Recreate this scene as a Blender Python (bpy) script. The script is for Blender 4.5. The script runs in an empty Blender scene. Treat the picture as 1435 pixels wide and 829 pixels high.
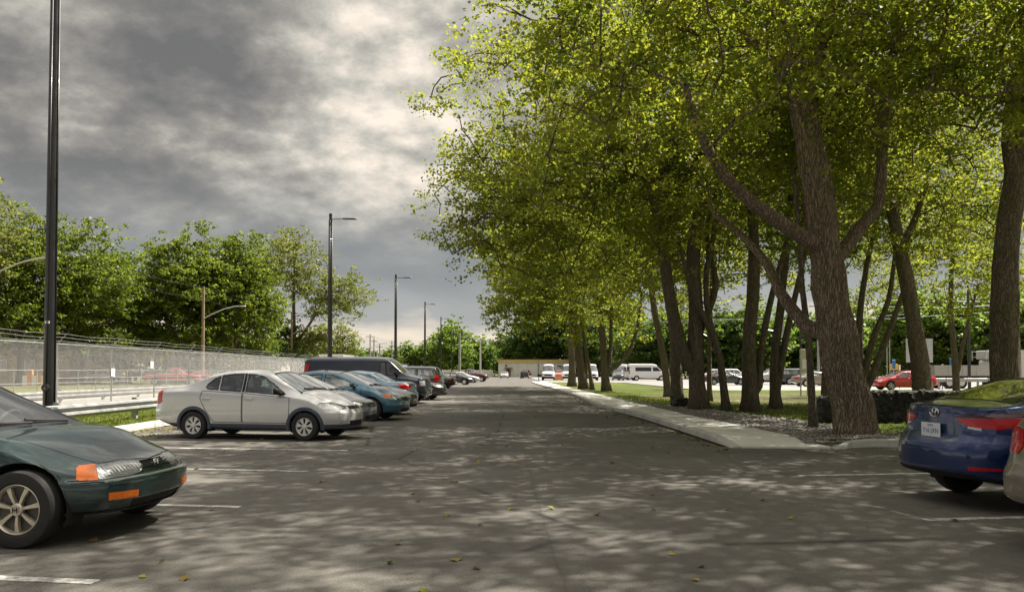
import bpy, bmesh, math, random
import numpy as np
from mathutils import Vector, Matrix
from mathutils.bvhtree import BVHTree
SC = bpy.context.scene
R = math.radians
# ------------------------------------------------------------------ camera
F = 1100.0; CAMH = 1.43; PITCH = math.atan(29.5 / F); PPX, PPY = 717.5, 490.5
cam = bpy.data.cameras.new('camera'); camo = bpy.data.objects.new('camera', cam)
SC.collection.objects.link(camo); SC.camera = camo
camo.location = (0, 0, CAMH); camo.rotation_euler = (R(90) + PITCH, 0, 0)
cam.sensor_width = 36; cam.lens = 36 * F / 1435; cam.shift_y = (490.5 - 414.5) / 1435
cam.clip_start = .1; cam.clip_end = 3000
def ray(px, py):
    a = (px - PPX) / F; b = (PPY - py) / F
    return Vector((a, math.cos(PITCH) - b * math.sin(PITCH), math.sin(PITCH) + b * math.cos(PITCH)))
def on_z(px, py, z=0.0):
    d = ray(px, py); t = (z - CAMH) / d.z
    return Vector((d.x * t, d.y * t, z))
def on_y(px, py, Y):
    d = ray(px, py); t = Y / d.y
    return Vector((d.x * t, Y, CAMH + d.z * t))
AX = -17.5 / F            # road axis: X drift per metre of Y
def rd(x, y): return (x + AX * y, y)      # road coords -> world
# ------------------------------------------------------------------ light
SUNV = Vector((.52, .30, .86)).normalized()
SUN_EL = math.asin(SUNV.z); SUN_AZ = math.atan2(SUNV.x, SUNV.y)
sl = bpy.data.lights.new('sun', 'SUN'); sl.energy = 5.0; sl.angle = R(.6); sl.color = (1, .93, .82)
so = bpy.data.objects.new('sun', sl); SC.collection.objects.link(so)
so.rotation_euler = SUNV.to_track_quat('Z', 'Y').to_euler(); so.location = (20, 10, 40)
SC.view_settings.view_transform = 'Standard'; SC.view_settings.look = 'None'
SC.view_settings.exposure = 1.3; SC.view_settings.gamma = 1
SC.render.film_transparent = False
def world():
    w = bpy.data.worlds.new('World'); SC.world = w; w.use_nodes = True
    nt = w.node_tree; N = nt.nodes; Lk = nt.links; N.clear()
    def n(t, **k):
        x = N.new(t)
        for a, b in k.items(): setattr(x, a, b)
        return x
    out = n('ShaderNodeOutputWorld'); bg = n('ShaderNodeBackground')
    sky = n('ShaderNodeTexSky', sky_type='NISHITA'); sky.sun_disc = False
    sky.sun_elevation = SUN_EL; sky.sun_rotation = SUN_AZ
    tc = n('ShaderNodeTexCoord'); sep = n('ShaderNodeSeparateXYZ'); Lk.new(tc.outputs['Generated'], sep.inputs[0])
    def M(op, a, b=None, c=None, clamp=False):
        m = n('ShaderNodeMath', operation=op); m.use_clamp = clamp
        for i, v in enumerate((a, b, c)):
            if v is None: continue
            if isinstance(v, (int, float)): m.inputs[i].default_value = v
            else: Lk.new(v, m.inputs[i])
        return m.outputs[0]
    z = M('MAXIMUM', sep.outputs[2], 0.0); zz = M('ADD', z, .34)
    u = M('DIVIDE', sep.outputs[0], zz); v = M('DIVIDE', sep.outputs[1], zz)
    cb = n('ShaderNodeCombineXYZ'); Lk.new(u, cb.inputs[0]); Lk.new(v, cb.inputs[1]); cb.inputs[2].default_value = 3.1
    def noise(vec, sc, det, rough, dist=0, off=(0, 0, 0)):
        mp = n('ShaderNodeMapping'); Lk.new(vec, mp.inputs[0]); mp.inputs['Location'].default_value = off
        t = n('ShaderNodeTexNoise'); Lk.new(mp.outputs[0], t.inputs['Vector'])
        t.inputs['Scale'].default_value = sc; t.inputs['Detail'].default_value = det
        t.inputs['Roughness'].default_value = rough; t.inputs['Distortion'].default_value = dist
        return t.outputs[0]
    big = noise(cb.outputs[0], 1.25, 3, .5, .4, (2.6, 1.3, 0))
    mid = noise(cb.outputs[0], 3.8, 10, .60, .0, (5, 2, 0))
    fine = noise(cb.outputs[0], 11, 9, .62, .1, (1, 8, 2))
    s = M('ADD', M('ADD', M('MULTIPLY', big, .50), M('MULTIPLY', mid, .48)), M('MULTIPLY', fine, .20))
    for px, py, amp, wd in ((560, 95, .125, 9), (500, 250, .075, 6), (255, 175, .055, 5), (95, 290, .08, 4), (640, 40, .04, 6), (20, 90, .05, 4), (190, 45, -.055, 9), (400, 75, -.05, 6), (300, 275, -.045, 8), (60, 215, -.035, 6), (640, 250, -.04, 6), (800, 120, .05, 14), (1300, 100, .07, 14)):
        d = ray(px, py).normalized(); vd = n('ShaderNodeVectorMath', operation='DOT_PRODUCT'); Lk.new(tc.outputs['Generated'], vd.inputs[0]); vd.inputs[1].default_value = d
        q = n('ShaderNodeMapRange'); q.interpolation_type = 'SMOOTHSTEP'; Lk.new(vd.outputs['Value'], q.inputs[0]); q.inputs[1].default_value = math.cos(R(wd * 1.7)); q.inputs[2].default_value = 1.0; q.inputs[3].default_value = 0; q.inputs[4].default_value = amp * (.26 if amp > 0 else .55)
        s = M('ADD', s, q.outputs[0])
    cr = n('ShaderNodeValToRGB'); Lk.new(s, cr.inputs[0]); e = cr.color_ramp
    e.elements[0].position = .50; e.elements[0].color = (.066, .066, .066, 1)
    e.elements[1].position = .735; e.elements[1].color = (.42, .385, .35, 1)
    for p, c in ((.55, (.092, .090, .088, 1)), (.60, (.135, .130, .123, 1)), (.655, (.215, .214, .198, 1))):
        x = e.elements.new(p); x.color = c
    # low bank near the horizon: slate deck above, pale cumulus band below
    cb2 = n('ShaderNodeCombineXYZ'); Lk.new(M('MULTIPLY', sep.outputs[0], 1), cb2.inputs[0]); Lk.new(sep.outputs[1], cb2.inputs[1])
    Lk.new(M('MULTIPLY', sep.outputs[2], 3.2), cb2.inputs[2])
    low = noise(cb2.outputs[0], 5.0, 7, .55, .2, (0, 0, .5))
    hz = M('ADD', sep.outputs[2], M('MULTIPLY', M('SUBTRACT', low, .5), .10))
    cr2 = n('ShaderNodeValToRGB'); Lk.new(hz, cr2.inputs[0]); e = cr2.color_ramp
    e.elements[0].position = 0.0; e.elements[0].color = (.34, .31, .27, 1)
    e.elements[1].position = .30; e.elements[1].color = (.140, .143, .148, 1)
    for p, c in ((.035, (.29, .275, .25, 1)), (.052, (.37, .335, .29, 1)), (.07, (.165, .173, .185, 1)), (.13, (.106, .115, .126, 1))):
        x = e.elements.new(p); x.color = c
    mr = n('ShaderNodeMapRange'); mr.interpolation_type = 'SMOOTHSTEP'; Lk.new(sep.outputs[2], mr.inputs[0])
    mr.inputs[1].default_value = .10; mr.inputs[2].default_value = .26
    mx = n('ShaderNodeMixRGB'); Lk.new(mr.outputs[0], mx.inputs[0]); Lk.new(cr2.outputs[0], mx.inputs[1]); Lk.new(cr.outputs[0], mx.inputs[2])
    # a little clear sky behind the thinnest cloud
    sk = n('ShaderNodeMixRGB', blend_type='ADD'); sk.inputs[0].default_value = 1
    sc_ = n('ShaderNodeMixRGB', blend_type='MULTIPLY'); sc_.inputs[0].default_value = 1; Lk.new(sky.outputs[0], sc_.inputs[1]); sc_.inputs[2].default_value = (.004, .004, .004, 1)
    Lk.new(mx.outputs[0], sk.inputs[1]); Lk.new(sc_.outputs[0], sk.inputs[2])
    # sky brightened above the view, most at the zenith, for ambient light
    up = n('ShaderNodeMapRange'); Lk.new(sep.outputs[2], up.inputs[0]); up.inputs[1].default_value = .42; up.inputs[2].default_value = .95
    up.inputs[3].default_value = 1.0; up.inputs[4].default_value = 3.6
    fin = n('ShaderNodeMixRGB', blend_type='MULTIPLY'); fin.inputs[0].default_value = 1; Lk.new(sk.outputs[0], fin.inputs[1]); Lk.new(up.outputs[0], fin.inputs[2])
    wm = n('ShaderNodeMixRGB', blend_type='MULTIPLY'); wm.inputs[0].default_value = 1; Lk.new(fin.outputs[0], wm.inputs[1]); wm.inputs[2].default_value = (.98, .94, .875, 1)
    Lk.new(wm.outputs[0], bg.inputs[0]); bg.inputs[1].default_value = 1.0
    Lk.new(bg.outputs[0], out.inputs[0])
world()
# ------------------------------------------------------------------ material helpers
MATS = {}
class NT:
    def __init__(s, m): s.nt = m.node_tree; s.N = s.nt.nodes; s.b = s.N['Principled BSDF']; s.out = s.N['Material Output']
    def n(s, t, **k):
        x = s.N.new(t)
        for a, b in k.items(): setattr(x, a, b)
        return x
    def l(s, a, b): s.nt.links.new(a, b)
    def geo(s):
        if not hasattr(s, '_g'): s._g = s.n('ShaderNodeNewGeometry')
        return s._g
    def obj(s):
        if not hasattr(s, '_o'): s._o = s.n('ShaderNodeTexCoord')
        return s._o.outputs['Object']
    def noise(s, vec, sc, det=5, rough=.55, dist=0, scale=None):
        if scale:
            mp = s.n('ShaderNodeMapping'); s.l(vec, mp.inputs[0]); mp.inputs['Scale'].default_value = scale; vec = mp.outputs[0]
        t = s.n('ShaderNodeTexNoise'); s.l(vec, t.inputs['Vector']); t.inputs['Scale'].default_value = sc
        t.inputs['Detail'].default_value = det; t.inputs['Roughness'].default_value = rough; t.inputs['Distortion'].default_value = dist
        return t.outputs[0]
    def vor(s, vec, sc, feat='F1', scale=None, out='Distance', rnd=1):
        if scale:
            mp = s.n('ShaderNodeMapping'); s.l(vec, mp.inputs[0]); mp.inputs['Scale'].default_value = scale; vec = mp.outputs[0]
        t = s.n('ShaderNodeTexVoronoi', feature=feat); s.l(vec, t.inputs['Vector']); t.inputs['Scale'].default_value = sc
        t.inputs['Randomness'].default_value = rnd
        return t.outputs[out]
    def ramp(s, f, stops):
        r = s.n('ShaderNodeValToRGB'); s.l(f, r.inputs[0]); e = r.color_ramp
        for i, (p, c) in enumerate(stops):
            if isinstance(c, (int, float)): c = (c, c, c)
            c = tuple(c) + (1,)
            if i < 2: e.elements[i].position = p; e.elements[i].color = c
            else: x = e.elements.new(p); x.color = c
        return r.outputs[0]
    def mix(s, f, a, b, mode='MIX'):
        m = s.n('ShaderNodeMixRGB', blend_type=mode)
        for i, v in enumerate((f, a, b)):
            if isinstance(v, (int, float)): m.inputs[i].default_value = v if i == 0 else (v, v, v, 1)
            elif isinstance(v, tuple): m.inputs[i].default_value = v + (1,)
            else: s.l(v, m.inputs[i])
        return m.outputs[0]
    def math(s, op, a, b=None):
        m = s.n('ShaderNodeMath', operation=op)
        for i, v in enumerate((a, b)):
            if v is None: continue
            if isinstance(v, (int, float)): m.inputs[i].default_value = v
            else: s.l(v, m.inputs[i])
        return m.outputs[0]
    def bump(s, h, st=.4, dist=.02):
        b = s.n('ShaderNodeBump'); b.inputs['Strength'].default_value = st; b.inputs['Distance'].default_value = dist
        s.l(h, b.inputs['Height']); s.l(b.outputs[0], s.b.inputs['Normal'])
    def col(s, c):
        if isinstance(c, tuple): s.b.inputs['Base Color'].default_value = c + (1,)
        else: s.l(c, s.b.inputs['Base Color'])
    def set(s, **k):
        for a, v in k.items():
            i = s.b.inputs[a.replace('_', ' ')]
            if hasattr(v, 'links'): s.l(v, i)
            elif isinstance(v, tuple): i.default_value = v + (1,)
            else: i.default_value = v
def newmat(name):
    m = bpy.data.materials.new(name); m.use_nodes = True; MATS[name] = m
    return m, NT(m)
def plain(name, c, rough=.5, metal=0, var=.12, sc=6, coat=0, **k):
    if name in MATS: return MATS[name]
    m, t = newmat(name)
    nz = t.noise(t.obj(), sc, 5)
    t.col(t.mix(1, c, t.ramp(nz, ((.3, 1 - var), (.7, 1 + var))), 'MULTIPLY'))
    t.set(Roughness=t.ramp(nz, ((.3, max(.02, rough - .06)), (.7, min(1, rough + .08)))), Metallic=metal)
    if coat: t.set(Coat_Weight=coat, Coat_Roughness=.05)
    if k: t.set(**k)
    return m
def paint(name, c, metal=.35, rough=.32, coat=1.0, dirt=.25):
    if name in MATS: return MATS[name]
    m, t = newmat(name)
    o = t.obj(); sp = t.n('ShaderNodeSeparateXYZ'); t.l(o, sp.inputs[0])
    mr = t.n('ShaderNodeMapRange'); t.l(sp.outputs[2], mr.inputs[0]); mr.inputs[1].default_value = .2; mr.inputs[2].default_value = .65
    mr.inputs[3].default_value = 1; mr.inputs[4].default_value = .12
    dz = t.math('MULTIPLY', mr.outputs[0], t.ramp(t.noise(o, 5, 7, .65), ((.35, 0), (.75, 1))))
    d = t.math('MULTIPLY', dz, dirt)
    base = t.mix(d, c, (.11, .10, .085))
    bf = t.geo().outputs['Backfacing']
    t.col(t.mix(bf, base, (.10, .10, .10)))
    t.set(Metallic=t.math('MULTIPLY', t.math('SUBTRACT', 1, bf), metal * .9), Roughness=t.math('ADD', t.math('MULTIPLY', d, .5), rough),
          Coat_Roughness=.04)
    t.set(Coat_Weight=t.math('MULTIPLY', t.math('SUBTRACT', 1, bf), t.math('SUBTRACT', coat, d)))
    fl = t.noise(o, 900, 1); t.bump(fl, .03, .001)
    return m
def glass(name, tint=(.55, .62, .60), dark=.55, rough=.02):
    """thin car glass: mirror-like at grazing angles, tinted see-through otherwise"""
    if name in MATS: return MATS[name]
    m, t = newmat(name)
    tr = t.n('ShaderNodeBsdfTransparent'); tr.inputs[0].default_value = tuple(x * (1 - dark) for x in tint) + (1,)
    gl = t.n('ShaderNodeBsdfGlossy'); gl.inputs['Roughness'].default_value = rough; gl.inputs['Color'].default_value = (.95, .97, 1, 1)
    lw = t.n('ShaderNodeFresnel'); lw.inputs[0].default_value = 1.55
    mx = t.n('ShaderNodeMixShader'); t.l(t.math('ADD', t.math('MULTIPLY', lw.outputs[0], 1.7), .06), mx.inputs[0])
    t.l(tr.outputs[0], mx.inputs[1]); t.l(gl.outputs[0], mx.inputs[2])
    df = t.n('ShaderNodeBsdfDiffuse'); df.inputs[0].default_value = (.3, .29, .27, 1)
    m2 = t.n('ShaderNodeMixShader'); t.l(t.math('MULTIPLY', t.noise(t.obj(), 3, 5), .05), m2.inputs[0]); t.l(mx.outputs[0], m2.inputs[1]); t.l(df.outputs[0], m2.inputs[2])
    t.l(m2.outputs[0], t.out.inputs[0])
    return m
# ------------------------------------------------------------------ object helpers
COL = SC.collection
def link(o): COL.objects.link(o); return o
def tag(o, label=None, cat=None, group=None, kind=None):
    if label: o['label'] = label
    if cat: o['category'] = cat
    if group: o['group'] = group
    if kind: o['kind'] = kind
    return o
def empty(name, loc=(0, 0, 0), rz=0, label=None, cat=None, group=None):
    o = bpy.data.objects.new(name, None); o.location = loc; o.rotation_euler = (0, 0, rz); o.empty_display_size = .2
    link(o); return tag(o, label, cat, group)
def mesh_obj(name, V, Fc, mats, parent=None, smooth=False, mi=None, tint=None, angle=None, loc=None):
    me = bpy.data.meshes.new(name)
    if isinstance(V, np.ndarray) and isinstance(Fc, np.ndarray):
        nv, nf, k = len(V), len(Fc), Fc.shape[1]
        me.vertices.add(nv); me.vertices.foreach_set('co', V.astype(np.float32).ravel())
        me.loops.add(nf * k); me.polygons.add(nf)
        me.loops.foreach_set('vertex_index', Fc.astype(np.int32).ravel())
        me.polygons.foreach_set('loop_start', np.arange(0, nf * k, k, dtype=np.int32))
        me.polygons.foreach_set('loop_total', np.full(nf, k, dtype=np.int32))
        me.update(calc_edges=True)
    else:
        me.from_pydata([tuple(v) for v in V], [], [tuple(int(i) for i in f) for f in Fc]); me.update()
    if not isinstance(mats, (list, tuple)): mats = [mats]
    for m in mats: me.materials.append(m)
    if mi is not None: me.polygons.foreach_set('material_index', np.asarray(mi, dtype=np.int32))
    if smooth: me.polygons.foreach_set('use_smooth', np.ones(len(me.polygons), dtype=bool))
    if angle: me.set_sharp_from_angle(angle=R(angle))
    if tint is not None:
        a = me.attributes.new('tint', 'FLOAT', 'FACE'); a.data.foreach_set('value', np.asarray(tint, dtype=np.float32))
    o = bpy.data.objects.new(name, me); link(o)
    if parent: o.parent = parent
    if loc: o.location = loc
    return o
def bm_obj(name, bm, mats, parent=None, smooth=False, angle=None, loc=None):
    me = bpy.data.meshes.new(name); bm.to_mesh(me); bm.free()
    if not isinstance(mats, (list, tuple)): mats = [mats]
    for m in mats: me.materials.append(m)
    if smooth: me.polygons.foreach_set('use_smooth', np.ones(len(me.polygons), dtype=bool))
    if angle: me.set_sharp_from_angle(angle=R(angle))
    o = bpy.data.objects.new(name, me); link(o)
    if parent: o.parent = parent
    if loc: o.location = loc
    return o
def copy_tree(o, parent=None):
    c = o.copy(); link(c)
    if parent: c.parent = parent
    for ch in list(o.children): copy_tree(ch, c)
    return c
def bm_box(bm, c, s, rot=None, bevel=0, mi=0):
    r = bmesh.ops.create_cube(bm, size=1); vs = r['verts']
    for v in vs: v.co = Vector((v.co.x * s[0], v.co.y * s[1], v.co.z * s[2]))
    if bevel:
        es = list({e for v in vs for e in v.link_edges})
        rr = bmesh.ops.bevel(bm, geom=es, offset=bevel, segments=1, affect='EDGES', profile=.7)
        vs = list({v for f in rr['faces'] for v in f.verts} | {v for v in vs if v.is_valid})
    for v in vs:
        p = v.co.copy()
        if rot is not None: p = rot @ p
        v.co = p + Vector(c)
    for f in {f for v in vs for f in v.link_faces}: f.material_index = mi
    return vs
def box(name, c, s, mat, parent=None, rot=None, bevel=0):
    bm = bmesh.new(); bm_box(bm, (0, 0, 0), s, rot, bevel)
    return bm_obj(name, bm, mat, parent, loc=c)
def tube(V, Fc, pts, rad, sides=8, cap=True, flat=None, bump=None):
    """append a swept tube to vertex / face lists"""
    base = len(V); n = len(pts); pts = [Vector(p) for p in pts]
    if isinstance(rad, (int, float)): rad = [rad] * n
    prev = None
    for i, p in enumerate(pts):
        t = (pts[min(i + 1, n - 1)] - pts[max(i - 1, 0)])
        if t.length < 1e-9: t = Vector((0, 0, 1))
        t.normalize()
        if prev is None:
            a = Vector((1, 0, 0)) if abs(t.x) < .9 else Vector((0, 1, 0))
            u = (a - t * a.dot(t)).normalized()
        else: u = (prev - t * prev.dot(t)).normalized()
        prev = u; w = t.cross(u)
        for k in range(sides):
            an = 2 * math.pi * k / sides; r = rad[i]
            if bump: r *= bump(i, an, p)
            V.append(p + u * math.cos(an) * r + w * math.sin(an) * r)
    for i in range(n - 1):
        for k in range(sides):
            a = base + i * sides + k; b = base + i * sides + (k + 1) % sides
            Fc.append((a, b, b + sides, a + sides))
    if cap:
        Fc.append(tuple(base + k for k in range(sides))[::-1]); Fc.append(tuple(base + (n - 1) * sides + k for k in range(sides)))
def tube_obj(name, pts, rad, mat, parent=None, sides=8, smooth=True, loc=None):
    V, Fc = [], []; tube(V, Fc, pts, rad, sides)
    return mesh_obj(name, V, Fc, mat, parent, smooth=smooth, angle=40, loc=loc)
def prism(name, poly, z0, z1, mat, parent=None, loc=None, tr=None):
    n = len(poly); V = [(x, y, z0) for x, y in poly] + [(x, y, z1) for x, y in poly]
    Fc = [tuple(range(n))[::-1], tuple(range(n, 2 * n))] + [(i, (i + 1) % n, n + (i + 1) % n, n + i) for i in range(n)]
    if tr: V = [tr @ Vector(v) for v in V]
    return mesh_obj(name, V, Fc, mat, parent, loc=loc)
def sheet(name, poly, z, mat, kind='structure'):
    o = mesh_obj(name, [(x, y, z) for x, y in poly], [tuple(range(len(poly)))], mat); o['kind'] = kind; return o
def text_obj(name, body, size, mat, parent, M_, ext=.002):
    cu = bpy.data.curves.new(name, 'FONT'); cu.body = body; cu.size = size; cu.extrude = ext; cu.align_x = 'CENTER'; cu.align_y = 'CENTER'
    tmp = bpy.data.objects.new(name, cu); link(tmp)
    dg = bpy.context.evaluated_depsgraph_get(); me = bpy.data.meshes.new_from_object(tmp.evaluated_get(dg))
    bpy.data.objects.remove(tmp); me.name = name; me.materials.clear(); me.materials.append(mat)
    o = bpy.data.objects.new(name, me); link(o); o.parent = parent; o.matrix_local = M_
    return o
# ------------------------------------------------------------------ surface materials
def mat_asphalt():
    m, t = newmat('asphalt'); P = t.geo().outputs['Position']
    a = t.noise(P, .35, 6, .65, .2); b = t.noise(P, 75, 4, .8); c = t.noise(P, 5.0, 7, .7, 0, scale=(1.0, .5, 1))
    base = t.ramp(a, ((.3, (.074, .069, .062)), (.5, (.097, .091, .081)), (.7, (.126, .117, .104))))
    base = t.mix(.8, base, t.ramp(b, ((.36, .45), (.5, 1), (.64, 1.7))), 'MULTIPLY')
    base = t.mix(.9, base, t.ramp(c, ((.3, .8), (.7, 1.2))), 'MULTIPLY')
    # oil spots and old stains
    s = t.noise(P, .9, 4, .6, 1.2); base = t.mix(t.ramp(s, ((.61, 0), (.70, .6))), base, (.034, .033, .032))
    # faint hairline cracks and paving seam
    v = t.vor(P, .18, 'DISTANCE_TO_EDGE', scale=(1, .6, 1))
    ck = t.math('MULTIPLY', t.ramp(v, ((.0, 1), (.009, 0))), t.ramp(t.noise(P, .5, 2), ((.45, 0), (.55, .9))))
    base = t.mix(ck, base, (.025, .025, .025))
    # pale tyre scuffs
    w = t.noise(P, 1.3, 8, .75, 2.0, scale=(.35, 5, 1)); base = t.mix(t.ramp(w, ((.66, 0), (.72, .25))), base, (.17, .165, .155))
    sp = t.n('ShaderNodeSeparateXYZ'); t.l(P, sp.inputs[0]); xr_ = t.math('ADD', t.math('ADD', sp.outputs[0], t.math('MULTIPLY', sp.outputs[1], .0159)), t.math('MULTIPLY', t.noise(P, .4, 4), .25))
    jt = t.math('ABSOLUTE', t.math('SUBTRACT', xr_, .55)); base = t.mix(t.ramp(jt, ((.0, .3), (.02, 0))), base, (.03, .028, .026))
    jt2 = t.math('ABSOLUTE', t.math('SUBTRACT', xr_, -2.6)); base = t.mix(t.ramp(jt2, ((.0, .25), (.02, 0))), base, (.03, .028, .026))
    tw = t.math('ABSOLUTE', t.math('SUBTRACT', t.math('ABSOLUTE', t.math('SUBTRACT', xr_, .7)), .85)); base = t.mix(t.math('MULTIPLY', t.ramp(tw, ((.0, .35), (.45, 0))), t.noise(P, .8, 4)), base, (.05, .047, .043))
    t.col(base); t.set(Roughness=t.ramp(b, ((.3, .75), (.7, .95))), Specular_IOR_Level=.3)
    t.bump(t.math('ADD', b, t.math('MULTIPLY', t.noise(P, 45, 3), .6)), .55, .008)
    return m
def mat_concrete(name, c=(.42, .41, .385), dirt=.5):
    m, t = newmat(name); P = t.geo().outputs['Position']
    a = t.noise(P, 1.4, 7, .65, .5); b = t.noise(P, 90, 3, .6)
    base = t.mix(1, c, t.ramp(a, ((.25, 1 - dirt * .7), (.5, 1), (.8, 1.12))), 'MULTIPLY')
    base = t.mix(.5, base, t.ramp(b, ((.3, .75), (.7, 1.2))), 'MULTIPLY')
    st = t.noise(P, 6, 6, .7, 1.5); base = t.mix(t.ramp(st, ((.6, 0), (.72, .55 * dirt))), base, (.13, .12, .10))
    t.col(base); t.set(Roughness=.88); t.bump(b, .3, .006)
    return m
def mat_grass(name, c0, c1, c2, sc=1.0):
    m, t = newmat(name); P = t.geo().outputs['Position']
    a = t.noise(P, .45 * sc, 6, .65, .6); b = t.noise(P, 26 * sc, 4, .75, 0, scale=(1, .35, 1)); d = t.noise(P, 120, 2, .7)
    base = t.ramp(a, ((.3, c0), (.5, c1), (.72, c2)))
    base = t.mix(.9, base, t.ramp(b, ((.3, .45), (.5, 1), (.75, 1.6))), 'MULTIPLY')
    base = t.mix(.6, base, t.ramp(d, ((.3, .6), (.7, 1.4))), 'MULTIPLY')
    t.col(base); t.set(Roughness=.9, Specular_IOR_Level=.15); t.bump(t.math('ADD', b, d), .9, .05)
    return m
def mat_leaf(name, stops, trans=.45, rough=.45):
    m, t = newmat(name)
    at = t.n('ShaderNodeAttribute', attribute_name='tint', attribute_type='GEOMETRY')
    P = t.geo().outputs['Position']
    f = t.math('ADD', t.math('MULTIPLY', at.outputs['Fac'], .75), t.math('MULTIPLY', t.noise(P, .5, 3), .35))
    c = t.ramp(f, stops)
    t.col(c); t.set(Roughness=rough, Specular_IOR_Level=.22)
    tl = t.n('ShaderNodeBsdfTranslucent'); t.l(t.mix(1, c, (2.1, 2.1, 1.25), 'MULTIPLY'), tl.inputs[0])
    mx = t.n('ShaderNodeMixShader'); mx.inputs[0].default_value = trans; t.l(t.b.outputs[0], mx.inputs[1]); t.l(tl.outputs[0], mx.inputs[2])
    t.l(mx.outputs[0], t.out.inputs[0])
    return m
def mat_bark(name, c0, c1, moss=(.06, .065, .02), sc=1.0):
    m, t = newmat(name); P = t.geo().outputs['Position']
    wp = t.n('ShaderNodeMixRGB'); wp.blend_type = 'ADD'; wp.inputs[0].default_value = .14; t.l(P, wp.inputs[1])
    nn = t.n('ShaderNodeTexNoise'); t.l(P, nn.inputs['Vector']); nn.inputs['Scale'].default_value = 5; t.l(nn.outputs['Color'], wp.inputs[2])
    pl = t.vor(wp.outputs[0], 22 * sc, 'DISTANCE_TO_EDGE', scale=(1, 1, .09))
    fi = t.noise(P, 30 * sc, 6, .7, .8, scale=(1, 1, .25))
    big = t.noise(P, 1.8, 5, .6, .6)
    base = t.ramp(fi, ((.28, c0), (.72, c1)))
    base = t.mix(t.ramp(pl, ((0, .55), (.12, 0))), base, tuple(x * .25 for x in c0))
    base = t.mix(t.ramp(big, ((.5, 0), (.68, .6))), base, moss)
    t.col(base); t.set(Roughness=.92, Specular_IOR_Level=.15)
    t.bump(t.math('ADD', t.ramp(pl, ((0, 0), (.16, 1))), t.math('MULTIPLY', fi, .7)), 1.0, .035)
    return m
A_ = mat_asphalt(); CONC = mat_concrete('sidewalk_concrete', (.62, .605, .575), .55); KERB = mat_concrete('kerb_concrete', (.44, .43, .405), .65)
PALE = mat_concrete('pale_pavement', (.25, .24, .22), .4)
LAWN = mat_grass('lawn', (.050, .085, .014), (.085, .115, .022), (.16, .16, .045))
FIELD = mat_grass('field', (.10, .12, .03), (.15, .155, .045), (.22, .20, .08), .6)
BARK1 = mat_bark('maple_bark', (.12, .088, .065), (.40, .315, .24), (.17, .155, .07))
BARK2 = mat_bark('grey_bark', (.11, .09, .068), (.29, .24, .18), (.13, .125, .055), 1.1)
LEAF_R = mat_leaf('maple_leaf', ((.15, (.052, .080, .014)), (.45, (.114, .142, .020)), (.72, (.175, .188, .028)), (.95, (.24, .245, .050))), .56, .55)
LEAF_L = mat_leaf('linden_leaf', ((.15, (.038, .066, .010)), (.5, (.082, .116, .015)), (.9, (.17, .20, .032))), .45)
LEAF_P = mat_leaf('poplar_leaf', ((.15, (.060, .080, .020)), (.5, (.115, .135, .035)), (.9, (.20, .215, .065))), .4)
LEAF_D = mat_leaf('dark_leaf', ((.15, (.018, .036, .010)), (.5, (.040, .072, .015)), (.9, (.085, .125, .025))), .4)
LEAF_F = mat_leaf('wood_leaf', ((.15, (.034, .066, .016)), (.5, (.080, .130, .026)), (.9, (.17, .22, .045))), .45)
def mat_line():
    m, t = newmat('line_paint'); P = t.geo().outputs['Position']; a = t.noise(P, 9, 8, .75); b = t.noise(P, 75, 4, .8); c = t.noise(P, .6, 3)
    f = t.ramp(t.math('ADD', a, t.math('MULTIPLY', c, .5)), ((.70, 0), (.90, .9)))
    base = t.mix(f, (.46, .45, .43), (.10, .095, .085)); base = t.mix(.7, base, t.ramp(b, ((.25, .5), (.5, 1), (.75, 1.3))), 'MULTIPLY'); t.col(base); t.set(Roughness=.85); return m
WHITE_LINE = mat_line()
GALV = plain('galvanised_steel', (.34, .345, .35), .42, .75, .18, 3)
BLACKM = plain('black_pole_paint', (.012, .012, .014), .35, .0, .1, 3, coat=.3)
# ------------------------------------------------------------------ ground sheets
GR = mat_grass('rough_ground', (.08, .09, .035), (.12, .12, .05), (.17, .155, .085), .7)
sheet('ground', [(-900, -60), (900, -60), (900, 1500), (-900, 1500)], -.03, GR)
KX, KL = 4.2, -8.84
def rp(*pts): return [rd(*p) for p in pts]
sheet('asphalt_lot', rp((KL, -12), (30, -12), (30, 15.0), (KX, 15.0), (KX, 96), (60, 96), (60, 190), (KL, 190)), 0.0, A_)
# ------------------------------------------------------------------ painted stall lines
def strip(name, p, q, w, z, mat, parent=None, th=.004):
    p, q = Vector(p), Vector(q); d = (q - p).normalized(); n = Vector((-d.y, d.x)) * w / 2
    o = prism(name, [tuple(p + n), tuple(p - n), tuple(q - n), tuple(q + n)], z, z + th, mat, parent); return o
marks = empty('parking_lines'); marks['kind'] = 'structure'
for k in range(-1, 34):
    y = 5.37 + 2.95 * k; x0 = -2.74 + AX * y
    strip('painted_line', (x0, y), (x0 - 5.4, y + 5.4 * .145), .11, .001, WHITE_LINE, marks)
for k in range(-1, 3):
    y = 7.6 + 3.2 * k; x0 = 4.1 + AX * y
    if k < 2: strip('painted_line', (x0, y), (x0 + 5.4, y + .13 * 5.4), .11, .001, WHITE_LINE, marks)
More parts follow.
